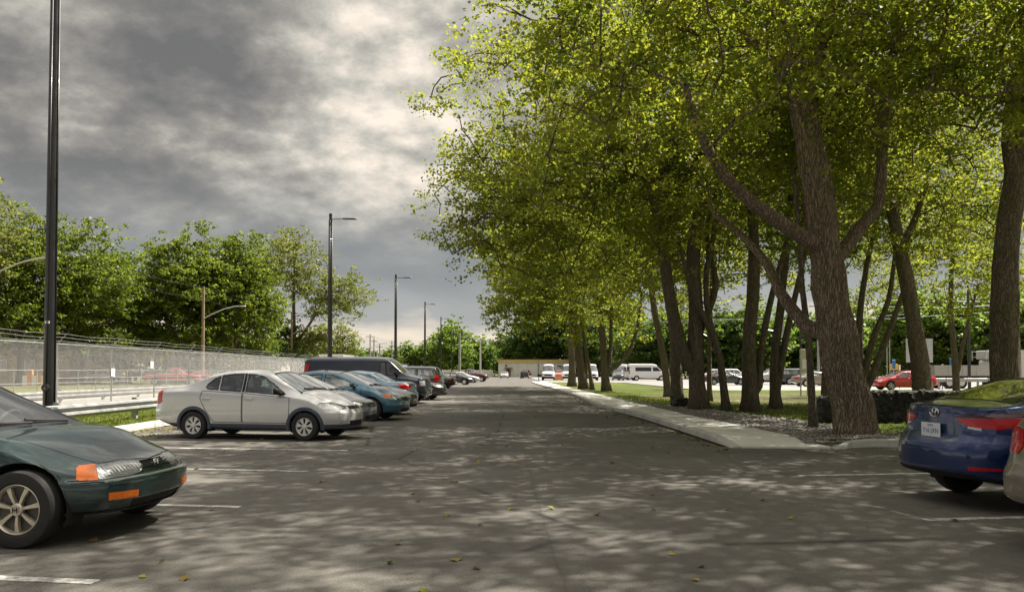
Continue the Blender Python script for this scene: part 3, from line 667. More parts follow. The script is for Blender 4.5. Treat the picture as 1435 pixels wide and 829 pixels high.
class Body:
    def __init__(s, sp):
        s.sp = sp; s.top = smooth_tab(sp['top'], 2, sp.get('sm', .10)); s.belt = smooth_tab(sp['belt'], 2, .3); s.bot = sp['bot']; s.wid = smooth_tab(sp['wid'], 2, .25)
        s.k = sp.get('k', .3); s.L = sp['L']; s.build()
    def sect(s, x):
        sp = s.sp; zb = lerp_tab(s.bot, x); zt = lerp_tab(s.top, x); zl = min(lerp_tab(s.belt, x), zt - .015); w = lerp_tab(s.wid, x); e = sp.get('endr', .26); ue = (abs(x) - (s.L / 2 - e)) / e
        if ue > 0: w *= 1 - .16 * ue ** 2.4
        h = zt - zl; drop = sp.get('drop', .075) * min(1, max(.25, h / .35)); zc = max(zt - drop, zl + .3 * h)
        off = sp.get('off', .075)
        yc = w * .965 - (off + s.k * (zc - zl)); yc = max(yc, w * .3)
        zm = zb + (zl - zb) * .45
        A = [(0, zb), (w * .8, zb), (w * .955, zb + .03), (w * .975, zb + .10), (w, zm), (w * .995, zl - .12), (w * .975, zl - .02), (w * .958 - off * .25, zl + .03 * min(1, h * 4)),
             (yc + .25 * (w * .958 - off * .3 - yc), zl + (zc - zl) * .72), (yc, zc), (yc * .82, zc + (zt - zc) * .45), (yc * .5, zt - (zt - zc) * .16), (0, zt)]
        return chaikin([np.array(p) for p in A], 2)
    def build(s):
        sp = s.sp; L = s.L; n = sp.get('ns', 64)
        u = np.linspace(-1, 1, n); xs = (u + .12 * np.sin(np.pi * u)) * L / 2; xs[0] = -L / 2; xs[-1] = L / 2
        S = [s.sect(x) for x in xs]; m = len(S[0])
        bm = bmesh.new(); G = []
        for i, x in enumerate(xs):
            ring = []
            for (y, z) in S[i]: ring.append((x, y, z))
            ring += [(x, -y, z) for (y, z) in S[i][::-1][1:-1]]
            G.append([bm.verts.new(s.warp(p)) for p in ring])
        N = len(G[0])
        for i in range(n - 1):
            for k in range(N): bm.faces.new((G[i][k], G[i + 1][k], G[i + 1][(k + 1) % N], G[i][(k + 1) % N]))
        C = 10
        for end in (0, n - 1):
            x = xs[end]; rows = []
            for k in range(m):
                a = G[end][k]; b = G[end][(N - k) % N]
                y, z = S[end][k]
                if k in (0, m - 1): rows.append([a] * (C + 1)); continue
                rows.append([a] + [bm.verts.new(s.warp((x, y * (1 - 2 * j / C), z))) for j in range(1, C)] + [b])
            for k in range(m - 1):
                for j in range(C):
                    q = [rows[k][j], rows[k][j + 1], rows[k + 1][j + 1], rows[k + 1][j]]
                    r = []; [r.append(v) for v in q if v not in r]
                    if len(r) >= 3:
                        try: bm.faces.new(r if end == 0 else r[::-1])
                        except ValueError: pass
        bmesh.ops.recalc_face_normals(bm, faces=bm.faces)
        s.bm = bm; s.bvh = BVHTree.FromBMesh(bm)
    def warp(s, p):
        """bow the ends in plan and shape the bumpers in profile"""
        sp = s.sp; x, y, z = p; L = s.L; W = sp['W'] / 2
        t = max(0, min(1, (x - (L / 2 - 1.0)) / 1.0)); q = max(0, min(1, (-x - (L / 2 - .9)) / .9))
        if t > 0: 
            t2 = t * t * (3 - 2 * t)
            x -= (sp.get('bowf', .22) * (abs(y) / W) ** 2.6) * t2 + lerp_tab(sp['nose'], z) * t2
        if q > 0:
            q2 = q * q * (3 - 2 * q)
            x += (sp.get('bowr', .14) * (abs(y) / W) ** 3) * q2 + lerp_tab(sp['tail'], z) * q2
        return (x, y, z)
    # -- cut a convex outline (3-D points, seen along d) out of the surface
    def region(s, pts, d, lim=None, nmin=.05):
        bm = s.bm; d = Vector(d).normalized(); pts = [Vector(p) for p in pts]; c = sum(pts, Vector()) / len(pts)
        rr = max((p - c).length for p in pts) + .25
        bm.normal_update()
        S = [f for f in bm.faces if f.material_index == 0 and f.normal.dot(d) > nmin and ((f.calc_center_median() - c) - d * (f.calc_center_median() - c).dot(d)).length < rr + .2 and (lim is None or lim(f.calc_center_median()))]
        for i in range(len(pts)):
            a, b = pts[i], pts[(i + 1) % len(pts)]; nn = (b - a).cross(d)
            if nn.length < 1e-9: continue
            nn.normalize()
            if nn.dot(c - a) > 0: nn = -nn          # nn points outwards
            ed = list({e for f in S for e in f.edges}); vv = list({v for f in S for v in f.verts})
            r = bmesh.ops.bisect_plane(bm, geom=S + ed + vv, plane_co=a, plane_no=nn, dist=1e-5)
            fs = [g for g in r['geom'] if isinstance(g, bmesh.types.BMFace) and g.is_valid]
            S = [f for f in fs if nn.dot(f.calc_center_median() - a) < 0]
        return S
    def take(s, faces, name, mats, parent, offset=0, thick=0, smooth=True, seam=0, trim=None, trimw=.02):
        """move faces into a mesh of their own"""
        if not faces: return None
        nb = bmesh.new(); vm = {}
        for f in faces:
            for v in f.verts:
                if v not in vm: vm[v] = nb.verts.new(v.co + v.normal * offset)
            try: nb.faces.new([vm[v] for v in f.verts])
            except ValueError: pass
        bmesh.ops.delete(s.bm, geom=faces, context='FACES')
        mats = list(mats) if isinstance(mats, (list, tuple)) else [mats]
        nb.normal_update()
        if thick:
            be = [e for e in nb.edges if e.is_boundary]; nrm = {v: v.normal.copy() for v in nb.verts}
            r = bmesh.ops.extrude_edge_only(nb, edges=be)
            for g in r['geom']:
                if isinstance(g, bmesh.types.BMVert): 
                    e = [x for x in g.link_edges if x.other_vert(g) in nrm]
                    nv = nrm[e[0].other_vert(g)] if e else Vector((0, 0, 1)); g.co -= nv * thick
        if trim is not None:
            mats.append(trim); be = [e for e in nb.edges if e.is_boundary]
            nrm = {v: v.normal.copy() for v in nb.verts}; cc = {}
            for e in be:
                f = e.link_faces[0]; c = f.calc_center_median(); a, b = e.verts; t = (b.co - a.co).normalized()
                inn = (c - a.co); inn -= t * inn.dot(t)
                if inn.length < 1e-6: continue
                inn.normalize()
                for v in (a, b): cc.setdefault(v, []).append(inn)
            nv = {}
            for v, l in cc.items():
                m_ = sum(l, Vector()); 
                if m_.length < 1e-6: m_ = l[0]
                m_.normalize(); o = nrm[v] * .004
                nv[v] = (nb.verts.new(v.co - m_ * trimw * .35 + o), nb.verts.new(v.co + m_ * trimw * .65 + o))
            for e in be:
                a, b = e.verts
                if a in nv and b in nv:
                    try: f = nb.faces.new((nv[a][0], nv[b][0], nv[b][1], nv[a][1])); f.material_index = len(mats) - 1
                    except ValueError: pass
        return bm_obj(name, nb, mats, parent, smooth=smooth, angle=35)
    def side(s, poly, sgn): return [(x, sgn * 1.0, z) for x, z in poly], (0, sgn, 0)
    def hit(s, o, d):
        r = s.bvh.ray_cast(Vector(o), Vector(d).normalized()); return (r[0], r[1]) if r[0] is not None else (None, None)
def wheel_parts(R_, tw, style, parent, pos, sgn, rimr, mat):
    """wheel = tyre mesh carrying rim and brake disc; lathe axis along y"""
    prof = [(rimr, -tw * .42), (rimr + .015, -tw * .5), (R_ * .86, -tw * .53), (R_ * .95, -tw * .50), (R_ * .985, -tw * .42), (R_, -tw * .30), (R_, -tw * .02), (R_ * .985, 0.0), (R_, tw * .02), (R_, tw * .30), (R_ * .985, tw * .42), (R_ * .95, tw * .50), (R_ * .86, tw * .53), (rimr + .015, tw * .5), (rimr, tw * .42)]
    def lathe(prof, n=40, close=False):
        V, Fc = [], []
        for k in range(n):
            a = 2 * math.pi * k / n
            for r, y in prof: V.append((r * math.cos(a), y * sgn, r * math.sin(a)))
        m = len(prof)
        for k in range(n):
            for j in range(m - 1): a = k * m + j; b = ((k + 1) % n) * m + j; Fc.append((a, b, b + 1, a + 1))
        return V, Fc
    V, Fc = lathe(prof); V2, F2 = lathe([(rimr, -tw * .42), (rimr * .95, -tw * .3), (rimr * .95, tw * .38)]); o = len(V); V += V2; Fc += [tuple(i + o for i in f) for f in F2]
    w = mesh_obj('wheel', V, Fc, RUB, parent, smooth=True, angle=30, loc=pos)
    bm = bmesh.new(); f0 = tw * .40
    V, Fc = lathe([(rimr, f0 + .01), (rimr * .97, f0 + .014), (rimr * .90, f0 - .004), (rimr * .88, f0 - .03)], 40); mi = [0] * len(Fc)
    ns = {'five': 5, 'seven': 7, 'cap7': 7, 'cap6': 6, 'steel': 8}.get(style, 5); ro = rimr * .93
    wdt = {'five': (.30, .16), 'seven': (.17, .11), 'cap7': (.30, .34), 'cap6': (.34, .36), 'steel': (.3, .3)}.get(style)
    dz = .03 if style.startswith('cap') else .0
    for k in range(ns):
        a0 = 2 * math.pi * (k + .25) / ns
        q = []
        for r, hw, y in ((rimr * .20, wdt[0] * rimr * .5 * .55, f0 - .0), (rimr * .55, wdt[0] * rimr * .5 * .75, f0 + .006), (ro, wdt[1] * rimr * .9, f0 - .004)):
            for sg in (-1, 1):
                c, sn = math.cos(a0), math.sin(a0); t = sg * hw
                q.append((r * c - t * sn, y * sgn, r * sn + t * c)); q.append((r * c - t * 1.1 * sn, (y - .03) * sgn, r * sn + t * 1.1 * c))
        b = len(V); V += q
        for j in (0, 1):
            i = b + j * 4; Fc += [(i, i + 2, i + 6, i + 4), (i, i + 4, i + 5, i + 1), (i + 2, i + 3, i + 7, i + 6)]
    o = len(V); V3, F3 = lathe([(rimr * .26, f0 - .02), (rimr * .26, f0 + .006), (rimr * .22, f0 + .014), (.001, f0 + .016)], 20); V += V3; Fc += [tuple(i + o for i in f) for f in F3]
    r = mesh_obj('rim', V, Fc, mat, w, angle=30, smooth=True)
    V4, F4 = lathe([(rimr * .90, f0 - .035 - dz * 0), (.001, f0 - .05)], 24)
    mesh_obj('brake_disc', V4, F4, DISC if not style.startswith('cap') else TRIM, w)
    return w
def make_car(sp, name, pos, heading, label, cat, group, detail=2, wheels=True):
    """heading: world angle of the car's nose; detail 2 = near, 1 = mid, 0 = far"""
    root = empty(name, pos, heading, label, cat, group)
    b = Body(sp); P = sp['paint']; L, W = sp['L'], sp['W']; wr = sp['R']; xf, xr = sp['xf'], sp['xr']; W2 = W / 2
    Gm = sp.get('glass', GLASS)
    # windows
    for pl, nm in sp['win']:
        for sg in (1, -1):
            pts, d = b.side(pl, sg); b.take(b.region(pts, d, nmin=.15), nm, Gm, root, offset=-.004, trim=TRIM, trimw=.028)
    if 'wind' in sp:
        (x0, y0), (x1, y1) = sp['wind']     # cowl, header
        pts = [(x0, -y0, 0), (x0 + .05, 0, 0), (x0, y0, 0), (x1, y1, 0), (x1 + .01, -y1, 0)]
        pts = [(x0, -y0, 0), (x0, y0, 0), (x1, y1, 0), (x1, -y1, 0)]
        b.take(b.region(pts, (0, 0, 1), lambda c: c.z > sp['zw']), 'windscreen', Gm, root, offset=-.003, trim=TRIM, trimw=.03)
    if 'rear' in sp:
        (x0, y0), (x1, y1) = sp['rear']
        b.take(b.region([(x0, -y0, 0), (x0, y0, 0), (x1, y1, 0), (x1, -y1, 0)], (0, 0, 1), lambda c: c.z > sp['zw']), 'rear_window', sp.get('rglass', Gm), root, offset=-.003, trim=TRIM, trimw=.03)
    if 'rearv' in sp:
        b.take(b.region([(0, y, z) for y, z in sp['rearv']], (-1, 0, 0), lambda c: c.x < -L / 4), 'rear_window', Gm, root, offset=-.003, trim=TRIM, trimw=.03)
    # lamps, grille and other surface pieces: (name, material, points, direction, mirrored, label)
    for it in sp.get('bits', []):
        nm, mt, pts, d, mir = it[:5]; off = it[5] if len(it) > 5 else .004
        for sg in ((1, -1) if mir else (1,)):
            q = [(x, y * sg, z) for x, y, z in pts]; dd = (d[0], d[1] * sg, d[2])
            fs = b.region(q, dd, nmin=.12)
            if nm == 'headlight' and mt is L_CLR and detail > 1 and fs:
                keep = [[v.co.copy() for v in f.verts] for f in fs]
                o = b.take(fs, nm, REFL, root, offset=-.022, thick=-.025)
                gb = bmesh.new(); vd = {}
                for kf in keep:
                    vs_ = []
                    for c in kf:
                        kk = (round(c.x, 5), round(c.y, 5), round(c.z, 5))
                        if kk not in vd: vd[kk] = gb.verts.new(c)
                        vs_.append(vd[kk])
                    try: gb.faces.new(vs_)
                    except ValueError: pass
                bm_obj('lamp_glass', gb, L_GLS, o, smooth=True); continue
            o = b.take(fs, nm, mt, root, offset=off, thick=.012 if off > 0 else 0, trim=TRIM if (detail > 1 and off > 0 and nm != 'plate_recess') else None, trimw=.007)
    # doors with shut lines
    if detail >= 1:
        for pl in sp.get('doors', []):
            for sg in (1, -1):
                pts, d = b.side(pl, sg); fs = b.region(pts, d, nmin=.2)
                o = b.take(fs, 'door', P, root, trim=TRIM, trimw=.011)
                if o is None: continue
                hx, hz = pl[-1] if False else (min(p[0] for p in pl) + .15, sp.get('zhandle', .82))
                h, nn = b.hit((hx, sg * 2, hz), (0, -sg, 0))
                if h is not None:
                    bmh = bmesh.new(); bm_box(bmh, (0, sg * .018, 0), (.20, .022, .028), bevel=.008); bm_box(bmh, (0, sg * .004, .0), (.13, .01, .075), bevel=.003)
                    bm_obj('door_handle', bmh, sp.get('handle', P), o, smooth=True, angle=40, loc=h)
        if 'hood' in sp:
            x0, x1, y0, y1 = sp['hood']
            b.take(b.region([(x0, -y0, 0), (x1, -y1, 0), (x1 + .08, 0, 0), (x1, y1, 0), (x0, y0, 0)], (0, 0, 1), lambda c: c.z > sp['zw'] - .45, .3), 'hood', P, root, trim=TRIM, trimw=.008)
        if 'trunk' in sp:
            x0, x1, y0, y1 = sp['trunk']
            b.take(b.region([(x0, -y0, 0), (x1, -y1, 0), (x1, y1, 0), (x0, y0, 0)], (0, 0, 1), lambda c: c.z > sp['zw'] + .09, .3), 'boot_lid', P, root, trim=TRIM, trimw=.008)
    # wheel arches
    if wheels:
        for xw in (xf, xr):
            ra = wr + sp.get('gap', .055)
            for sg in (1, -1):
                pl = [(xw + ra * math.cos(a), wr * 1.0 + ra * math.sin(a) * 1.0) for a in np.linspace(-.35 * math.pi, 1.35 * math.pi, 26)]
                pts, d = b.side(pl, sg); fs = b.region(pts, d, nmin=-.9, lim=lambda c, sg=sg: c.y * sg > W2 * .55)
                if fs: bmesh.ops.delete(b.bm, geom=fs, context='FACES')
                V, Fc = [], []
                y1 = sg * (W2 - .085); y0 = sg * (W2 - .32); n = 20
                for k in range(n + 1):
                    a = math.pi * (-.12 + 1.24 * k / n); x, z = xw + (ra + .012) * math.cos(a), wr + (ra + .012) * math.sin(a); V += [(x, y1, z), (x, y0, z)]
                for k in range(n): Fc.append((2 * k, 2 * k + 1, 2 * k + 3, 2 * k + 2))
                Fc.append(tuple(2 * k + 1 for k in range(n + 1)))
                mesh_obj('wheel_well', V, Fc, WELL, root)
                if 'flare' in sp:
                    V, Fc = [], []; fw = sp['flare'][1]; n = 22; last = None
                    for k in range(n + 1):
                        a = math.pi * (-.06 + 1.12 * k / n); row = []
                        for r2, oo in ((ra - .012, -.03), (ra - .005, .010), (ra + fw * .5, .016), (ra + fw, .008), (ra + fw + .006, -.01)):
                            x, z = xw + r2 * math.cos(a), wr + r2 * math.sin(a); z = max(z, .2)
                            h, nn = b.hit((x, sg * 2, max(z, .27)), (0, -sg, 0)); yy = (abs(h.y) if h is not None else W2 - .03)
                            row.append((x, sg * (min(yy, W2 + .01) + oo), z))
                        V += row
                    for k in range(n):
                        for j in range(4): a = k * 5 + j; Fc.append((a, a + 1, a + 6, a + 5))
                    mesh_obj('arch_flare', V, Fc, sp['flare'][0], root, smooth=True, angle=50)
                if detail >= 1: wheel_parts(wr, sp.get('tw', .195), sp.get('wstyle', 'five'), root, (xw, sg * (W2 - .105), wr), sg, sp.get('rimr', wr * .66), sp.get('wmat', ALLOY))
                else:
                    V, Fc = [], []; tube(V, Fc, [(xw, sg * (W2 - .22), wr), (xw, sg * (W2 - .02), wr)], wr, 16); wo_ = mesh_obj('wheel', V, Fc, RUB, root)
                    V, Fc = [], []; tube(V, Fc, [(xw, sg * (W2 - .10), wr), (xw, sg * (W2 - .012), wr)], wr * .62, 12); mesh_obj('rim', V, Fc, ALLOY, wo_)
    # lower dark cladding
    if 'clad' in sp:
        mt, zc = sp['clad']
        b.bm.normal_update()
        r = bmesh.ops.bisect_plane(b.bm, geom=b.bm.faces[:] + b.bm.edges[:] + b.bm.verts[:], plane_co=(0, 0, zc), plane_no=(0, 0, 1), dist=1e-5)
        b.take([f for f in b.bm.faces if f.calc_center_median().z < zc], 'sill_cladding', mt, root, offset=.004)
    mo = bm_obj('body', b.bm, P, root, smooth=True, angle=58)
    # mirrors, wipers, underbody, interior
    if 'mirror' in sp:
        mx, my, mz, mm = sp['mirror']
        for sg in (1, -1):
            bm = bmesh.new(); bm_box(bm, (0, sg * .10, .03), (.10, .19, .125), bevel=.03); bm_box(bm, (.02, sg * -.01, -.015), (.07, .10, .05), bevel=.01)
            m_ = bm_obj('wing_mirror', bm, mm, root, smooth=True, angle=50, loc=(mx, sg * my, mz))
            if detail > 1: box('mirror_glass', (-.052, sg * .10, .03), (.004, .15, .09), CHROME, m_)
    bm = bmesh.new(); bm_box(bm, ((0), 0, .33), (L * .76, W * .68, .14)); 
    for xw in (xf, xr): bm_box(bm, (xw, 0, wr), (.10, W * .8, .10))
    bm_obj('underbody', bm, WELL, root)
    if detail >= 1 and 'wind' in sp and not sp.get('noint'):
        H = max(z for x, z in sp['top']); zf = .36
        xa, xb_ = sp.get('cab', (sp['wind'][0][0] - .15, -1.3))
        bm = bmesh.new(); bm_box(bm, ((xa + xb_) / 2, 0, zf), (xa - xb_, W * .84, .06))
        bm_box(bm, (xa - .08, 0, .66), (.36, W * .82, .40), bevel=.05)
        bm_box(bm, (xb_ + .0, 0, .62), (.10, W * .8, .52)); bm_obj('dashboard_and_floor', bm, INT, root)
        for xs in sp.get('seats', (.0, -.85)):
            for y in (-.37, .37):
                bm = bmesh.new(); bm_box(bm, (0, 0, .0), (.48, .5, .16), bevel=.05)
                bm_box(bm, (-.28, 0, .30), (.15, .47, .56), Matrix.Rotation(R(-14), 3, 'Y'), bevel=.06); bm_box(bm, (-.40, 0, .66), (.09, .24, .16), Matrix.Rotation(R(-10), 3, 'Y'), bevel=.03)
                bm_obj('seat', bm, sp.get('seatm', INTG), root, smooth=True, angle=50, loc=(xs + .1, y, .52 + sp.get('seatz', 0)))
        V, Fc = [], []; cx, cy, cz = xa - .38, .37, .88 + sp.get('seatz', 0)
        ring = [(cx + .06 * math.cos(a) , cy + .18 * math.sin(a), cz + .17 * math.cos(a)) for a in np.linspace(0, 2 * math.pi, 17)]
        tube(V, Fc, ring, .014, 6); tube(V, Fc, [(cx, cy - .17, cz), (cx, cy + .17, cz)], .016, 5); mesh_obj('steering_wheel', V, Fc, INT, root)
    if detail > 1 and 'wind' in sp:
        (x0, y0), _ = sp['wind']
        for y, dy in ((.12, -.46), (.62, -.50)):
            pts = []
            for k in range(6):
                yy = y + dy * k / 5; h, nn = b.hit((x0 - .02 - .05 * k / 5 - .02 * (k / 5) ** 2, yy - .1, 3), (0, 0, -1))
                if h is not None: pts.append(h + nn * .011)
            if len(pts) > 2: tube_obj('wiper', pts, [.012] * len(pts), TRIM, root, 5)
    return root, b
def plate(b, root, z, rear=True, text='Y16 JXN', back=.012, wz=(.31, .155)):
    sg = -1 if rear else 1
    h, n = b.hit((sg * 4, 0, z), (-sg, 0, 0)); 
    if h is None: return
    rot = Matrix.Rotation(R(-90 if rear else 90), 4, 'Z') @ Matrix.Rotation(R(90), 4, 'X')
    tilt = 0
    M_ = Matrix.Translation(h + Vector((sg * back, 0, 0))) @ rot
    o = box('licence_plate', (0, 0, 0), (wz[0], wz[1], .008), PLATE, root, bevel=.003); o.matrix_local = M_
    text_obj('plate_number', text, .072, PLATEB, o, Matrix.Translation((0, -.008, .0045)), .001)
    text_obj('plate_heading', 'Québec', .03, PLATEB, o, Matrix.Translation((0, .055, .0045)), .001)
    return o
def auto_sedan(L, W, H, pnt, zc=.95, zdeck=1.0, xc=None, xwt=None, xrt=None, xrb=None, zn=.66, ztail=.93, R_=.315, kind='sedan', **kw):
    xc = L * .24 if xc is None else xc; xwt = L * .06 if xwt is None else xwt; xrt = -L * .22 if xrt is None else xrt; xrb = -L * .355 if xrb is None else xrb
    f, r = L / 2, -L / 2
    sp = dict(L=L, W=W, paint=pnt, R=R_, xf=L * .5 - L * .197, xr=-L * .5 + L * .215,
      top=[(r, ztail - .05), (r + .06, ztail + .01), (r + .2, ztail + .045), (xrb, zdeck + .02), (xrt, H - .075), (xrt * .3, H), (xwt, H - .05), (xc, zc), (xc + .25, zc - .045), (f - .35, zn + .10), (f - .1, zn + .02), (f, zn - .04)],
      belt=[(r, ztail - .10), (-.3, zc - .03), (xc, zc - .09), (f - .3, zn - .02), (f, zn - .10)],
      bot=[(r, .38), (r + .5, .24), (0, .19), (f - .6, .20), (f, .24)],
      wid=[(r, W / 2 * .86), (r + .5, W / 2 * .97), (-.2, W / 2), (f - .9, W / 2), (f - .3, W / 2 * .94), (f, W / 2 * .86)],
      nose=[(.2, .10), (.32, .02), (.45, 0), (.56, .01), (.64, .06), (.8, .12)], tail=[(.3, .08), (.42, .0), (.6, .0), (.68, .05), (.85, .09), (1.0, .10)],
      zw=zc - .06, wind=((xc - .03, W / 2 * .80), (xwt + .02, W / 2 * .64)), rear=((xrb + .07, W / 2 * .76), (xrt - .03, W / 2 * .60)),
      mirror=(xc - .48, W / 2 - .04, zc + .02, pnt), cab=(xc - .15, xrb + .1))
    if kind in ('hatch', 'suv', 'van'): 
        sp.pop('rear')
    bl = lambda x: zc - .03 + .02 * (xc - x) / 2
    zt = H - .16; xb = sp.get('xb', (xc + xrb) / 2 * .55); kk = (xc - xwt) / (H - .05 - zc)
    zz = lambda x: zt
    xat = xwt - .12; 
    sp['win'] = [([(xb + .045, bl(xb)), (xc - .42, bl(xc)), (xc - .36, bl(xc) + .06), (xat, zt), (xb + .045, zt + .035)], 'side_window'),
                 ([(xb - .045, bl(xb)), (xb - .045, zt + .035), (xrt + .12, zt - .01), (xrt - .14, zt - .14), (xrb + .34, bl(xrb) + .02)], 'side_window')]
    sp['doors'] = [[(xb - .0, .30), (xc - .22, .30), (xc - .24, bl(xc) - .04), (xb - .0, bl(xb) - .04)], [(sp["xr"] + R_ + .12, .30), (xb - .012, .30), (xb - .012, bl(xb) - .04), (xrb + .36, bl(xrb) - .04), (sp['xr'] + .16, .72)]]
    sp['hood'] = (xc + .04, f - .28, W / 2 * .82, W / 2 * .68); sp['zhandle'] = zc - .13
    hl = [(f - .42, W / 2, zn - .02), (f - .38, W / 2, zn + .06), (f - .1, W * .30, zn - .01), (f, W * .24, zn - .08), (f - .06, W * .28, zn - .13), (f - .3, W / 2, zn - .10)]
    if kind == 'sedan': tl = [(r + .34, W / 2, ztail - .04), (r + .30, W / 2, ztail - .18), (r, W * .27, ztail - .22), (r, W * .26, ztail - .07)]
    else: tl = [(r + .22, W / 2, ztail + .12), (r + .26, W / 2, ztail - .22), (r, W * .40, ztail - .22), (r, W * .40, ztail + .12)]
    dl = (1, .9, .15)
    sp['bits'] = [('headlight', L_CLR, hl, dl, True), ('taillight', L_RED, tl, (-1, .8, 0), True),
                  ('grille', TRIM, [(f, -W * .19, zn - .05), (f, W * .19, zn - .05), (f, W * .17, zn - .15), (f, -W * .17, zn - .15)], (1, 0, 0), False),
                  ('air_intake', TRIM, [(f, -W * .27, .36), (f, W * .27, .36), (f, W * .25, .25), (f, -W * .25, .25)], (1, 0, 0), False)]
    sp.update(kw); return sp
PK = 'cars in the left parking row'
SILV = paint('silver_paint', (.52, .525, .535), .5, .32); DGREEN = paint('dark_green_paint', (.010, .032, .034), .45, .22, dirt=.2)
GREYV = paint('grey_violet_paint', (.13, .14, .17), .55, .3); BLUE = paint('steel_blue_paint', (.045, .13, .20), .55, .28); TEAL = paint('dusty_blue_paint', (.07, .13, .18), .5, .32)
NAVY = paint('navy_paint', (.010, .016, .035), .3, .22); BLACKP = paint('black_paint', (.010, .010, .012), .2, .2); BLUEE = paint('deep_blue_paint', (.002, .019, .098), .45, .2, coat=.8)
GOLD = paint('gold_beige_paint', (.21, .18, .14), .55, .32); BEIGE = paint('pewter_paint', (.22, .20, .18), .5, .34); WHITEP = paint('white_paint', (.62, .62, .61), .0, .35)
REDP = paint('red_paint', (.42, .012, .018), .3, .25); DRED = paint('dark_red_paint', (.07, .010, .012), .4, .3); DGREY = paint('dark_grey_paint', (.05, .052, .056), .5, .3)
CLAD = plain('slate_cladding', (.045, .058, .082), .55, 0, .15, 6)
def head(dx, dy): return math.atan2(dy, dx)
def stretchx(sp, k):
    for t in ('top', 'belt', 'bot', 'wid'): sp[t] = [(x * k, v) for x, v in sp[t]]
    for t in ('L', 'xf', 'xr'): sp[t] *= k
    sp['win'] = [([(x * k, z) for x, z in p], n) for p, n in sp['win']]; sp['doors'] = [[(x * k, z) for x, z in p] for p in sp['doors']]
    sp['bits'] = [(b[0], b[1], [(x * k, y, z) for x, y, z in b[2]]) + tuple(b[3:]) for b in sp['bits']]
    for t in ('wind', 'rear'): sp[t] = tuple((x * k, y) for x, y in sp[t])
    h = sp['hood']; sp['hood'] = (h[0] * k, h[1] * k, h[2], h[3]); m = sp['mirror']; sp['mirror'] = (m[0] * k,) + m[1:]; sp['cab'] = tuple(x * k for x in sp['cab'])
# --- dark green sedan, nose only in view
L, W = 4.70, 1.79
acc = auto_sedan(L, W, 1.40, DGREEN, zc=.93, zdeck=1.0, xc=1.06, xwt=.22, xrt=-1.0, xrb=-1.65, zn=.62, ztail=.95, R_=.315)
acc.update(xf=1.60, xr=-1.31, bowf=.30, wstyle='seven', wmat=ALLOYG, rimr=.205, gap=.06, ns=90,
  nose=[(.2, .16), (.28, .06), (.36, .0), (.49, .0), (.52, .01), (.54, .055), (.64, .09), (.8, .2)],
  top=[(-2.35, .88), (-2.29, .96), (-2.1, 1.0), (-1.65, 1.03), (-1.0, 1.32), (-.3, 1.40), (.22, 1.35), (1.06, .93), (1.35, .895), (1.9, .79), (2.2, .70), (2.3, .66), (2.35, .60)],
  belt=[(-2.35, .86), (-.3, .92), (1.06, .86), (1.6, .78), (2.05, .66), (2.35, .55)],
  mirror=(.55, .86, .96, DGREEN), rear=((-1.58, .68), (-1.02, .52)))
acc['wind'] = ((1.06, .74), (.26, .56)); acc['hood'] = (1.10, 2.13, .75, .55)
f = L / 2
acc['bits'] = [('indicator', L_AMB, [(f - .05, .955, .548), (f - .05, .93, .635), (f - .05, .90, .652), (f - .05, .755, .655), (f - .05, .77, .532), (f - .05, .93, .535)], (.8, .6, .0), True),
  ('headlight', L_CLR, [(f - .05, .765, .532), (f - .05, .75, .655), (f - .05, .42, .662), (f - .05, .25, .645), (f - .05, .225, .60), (f - .05, .27, .555), (f - .05, .40, .538)], (.8, .6, .0), True),
  ('grille', TRIM, [(f, -.235, .640), (f, .235, .640), (f, .25, .575), (f, -.25, .575)], (1, 0, 0), False, -.012),
  ('bumper_indicator', L_AMB, [(f, .36, .415), (f, .365, .355), (f, .66, .362), (f, .66, .425)], (1, .25, 0), True),
  ('air_intake', TRIM, [(f, -.40, .34), (f, .40, .34), (f, .36, .25), (f, -.36, .25)], (1, 0, 0), False, -.01),
  ('bumper_skirt', plain('worn_black_plastic', (.02, .02, .02), .8, 0, .5, 30), [(f, -.75, .25), (f, .75, .25), (f, .75, .19), (f, -.75, .19)], (1, 0, 0), False)]
acc['clad'] = (plain('dark_green_lower', (.012, .026, .028), .5, .2, .2, 4), .27)
def place_nose(px_w, py_w, hd, xw, W):
    """world position of the car so that the bottom of its near front wheel stands at a given ground point"""
    p = on_z(px_w, py_w); c, s = math.cos(hd), math.sin(hd)
    near = -W / 2 + .0
    lx, ly = xw, near + .02
    return Vector((p.x - (lx * c - ly * s), p.y - (lx * s + ly * c), 0))
hd = head(1, -.10)
pos = place_nose(22, 769, hd, 1.60, W)
root, b = make_car(acc, 'parked_car', pos, hd, 'dark green sedan in front with amber indicators and seven spoke wheel', 'car', PK, 2)
# bumper joint and badge
for sg in (1, -1):
    pts = []
    for x, y, d in [(1.99 + .03 * k, 2, (0, -1, 0)) for k in range(8)] : 
        h, n = b.hit((x, sg * y, .515), (0, -sg, 0))
        if h is not None: pts.append(h + n * .001)
    for y in (.78, .70, .6, .5, .4, .3, .2, .1, 0):
        h, n = b.hit((4, sg * y, .535), (-1, 0, 0))
        if h is not None: pts.append(h + n * .001)
    tube_obj('bumper_joint', pts, .0045, TRIM, root, 4)
for z in (.590, .608, .626):
    pts = []
    for y in np.linspace(-.20, .20, 9):
        h, n = b.hit((4, y, z), (-1, 0, 0)); 
        if h is not None: pts.append((h.x + .002, y, z))
    tube_obj('grille_slat', pts, .005, DGREEN, root, 5)
h, n = b.hit((4, 0, .61), (-1, 0, 0))
bx = h.x + .014
V, Fc = [], []
tube(V, Fc, [(bx, -.04, .636), (bx, .04, .636), (bx, .030, .582), (bx, -.030, .582), (bx, -.04, .636)], .005, 5)
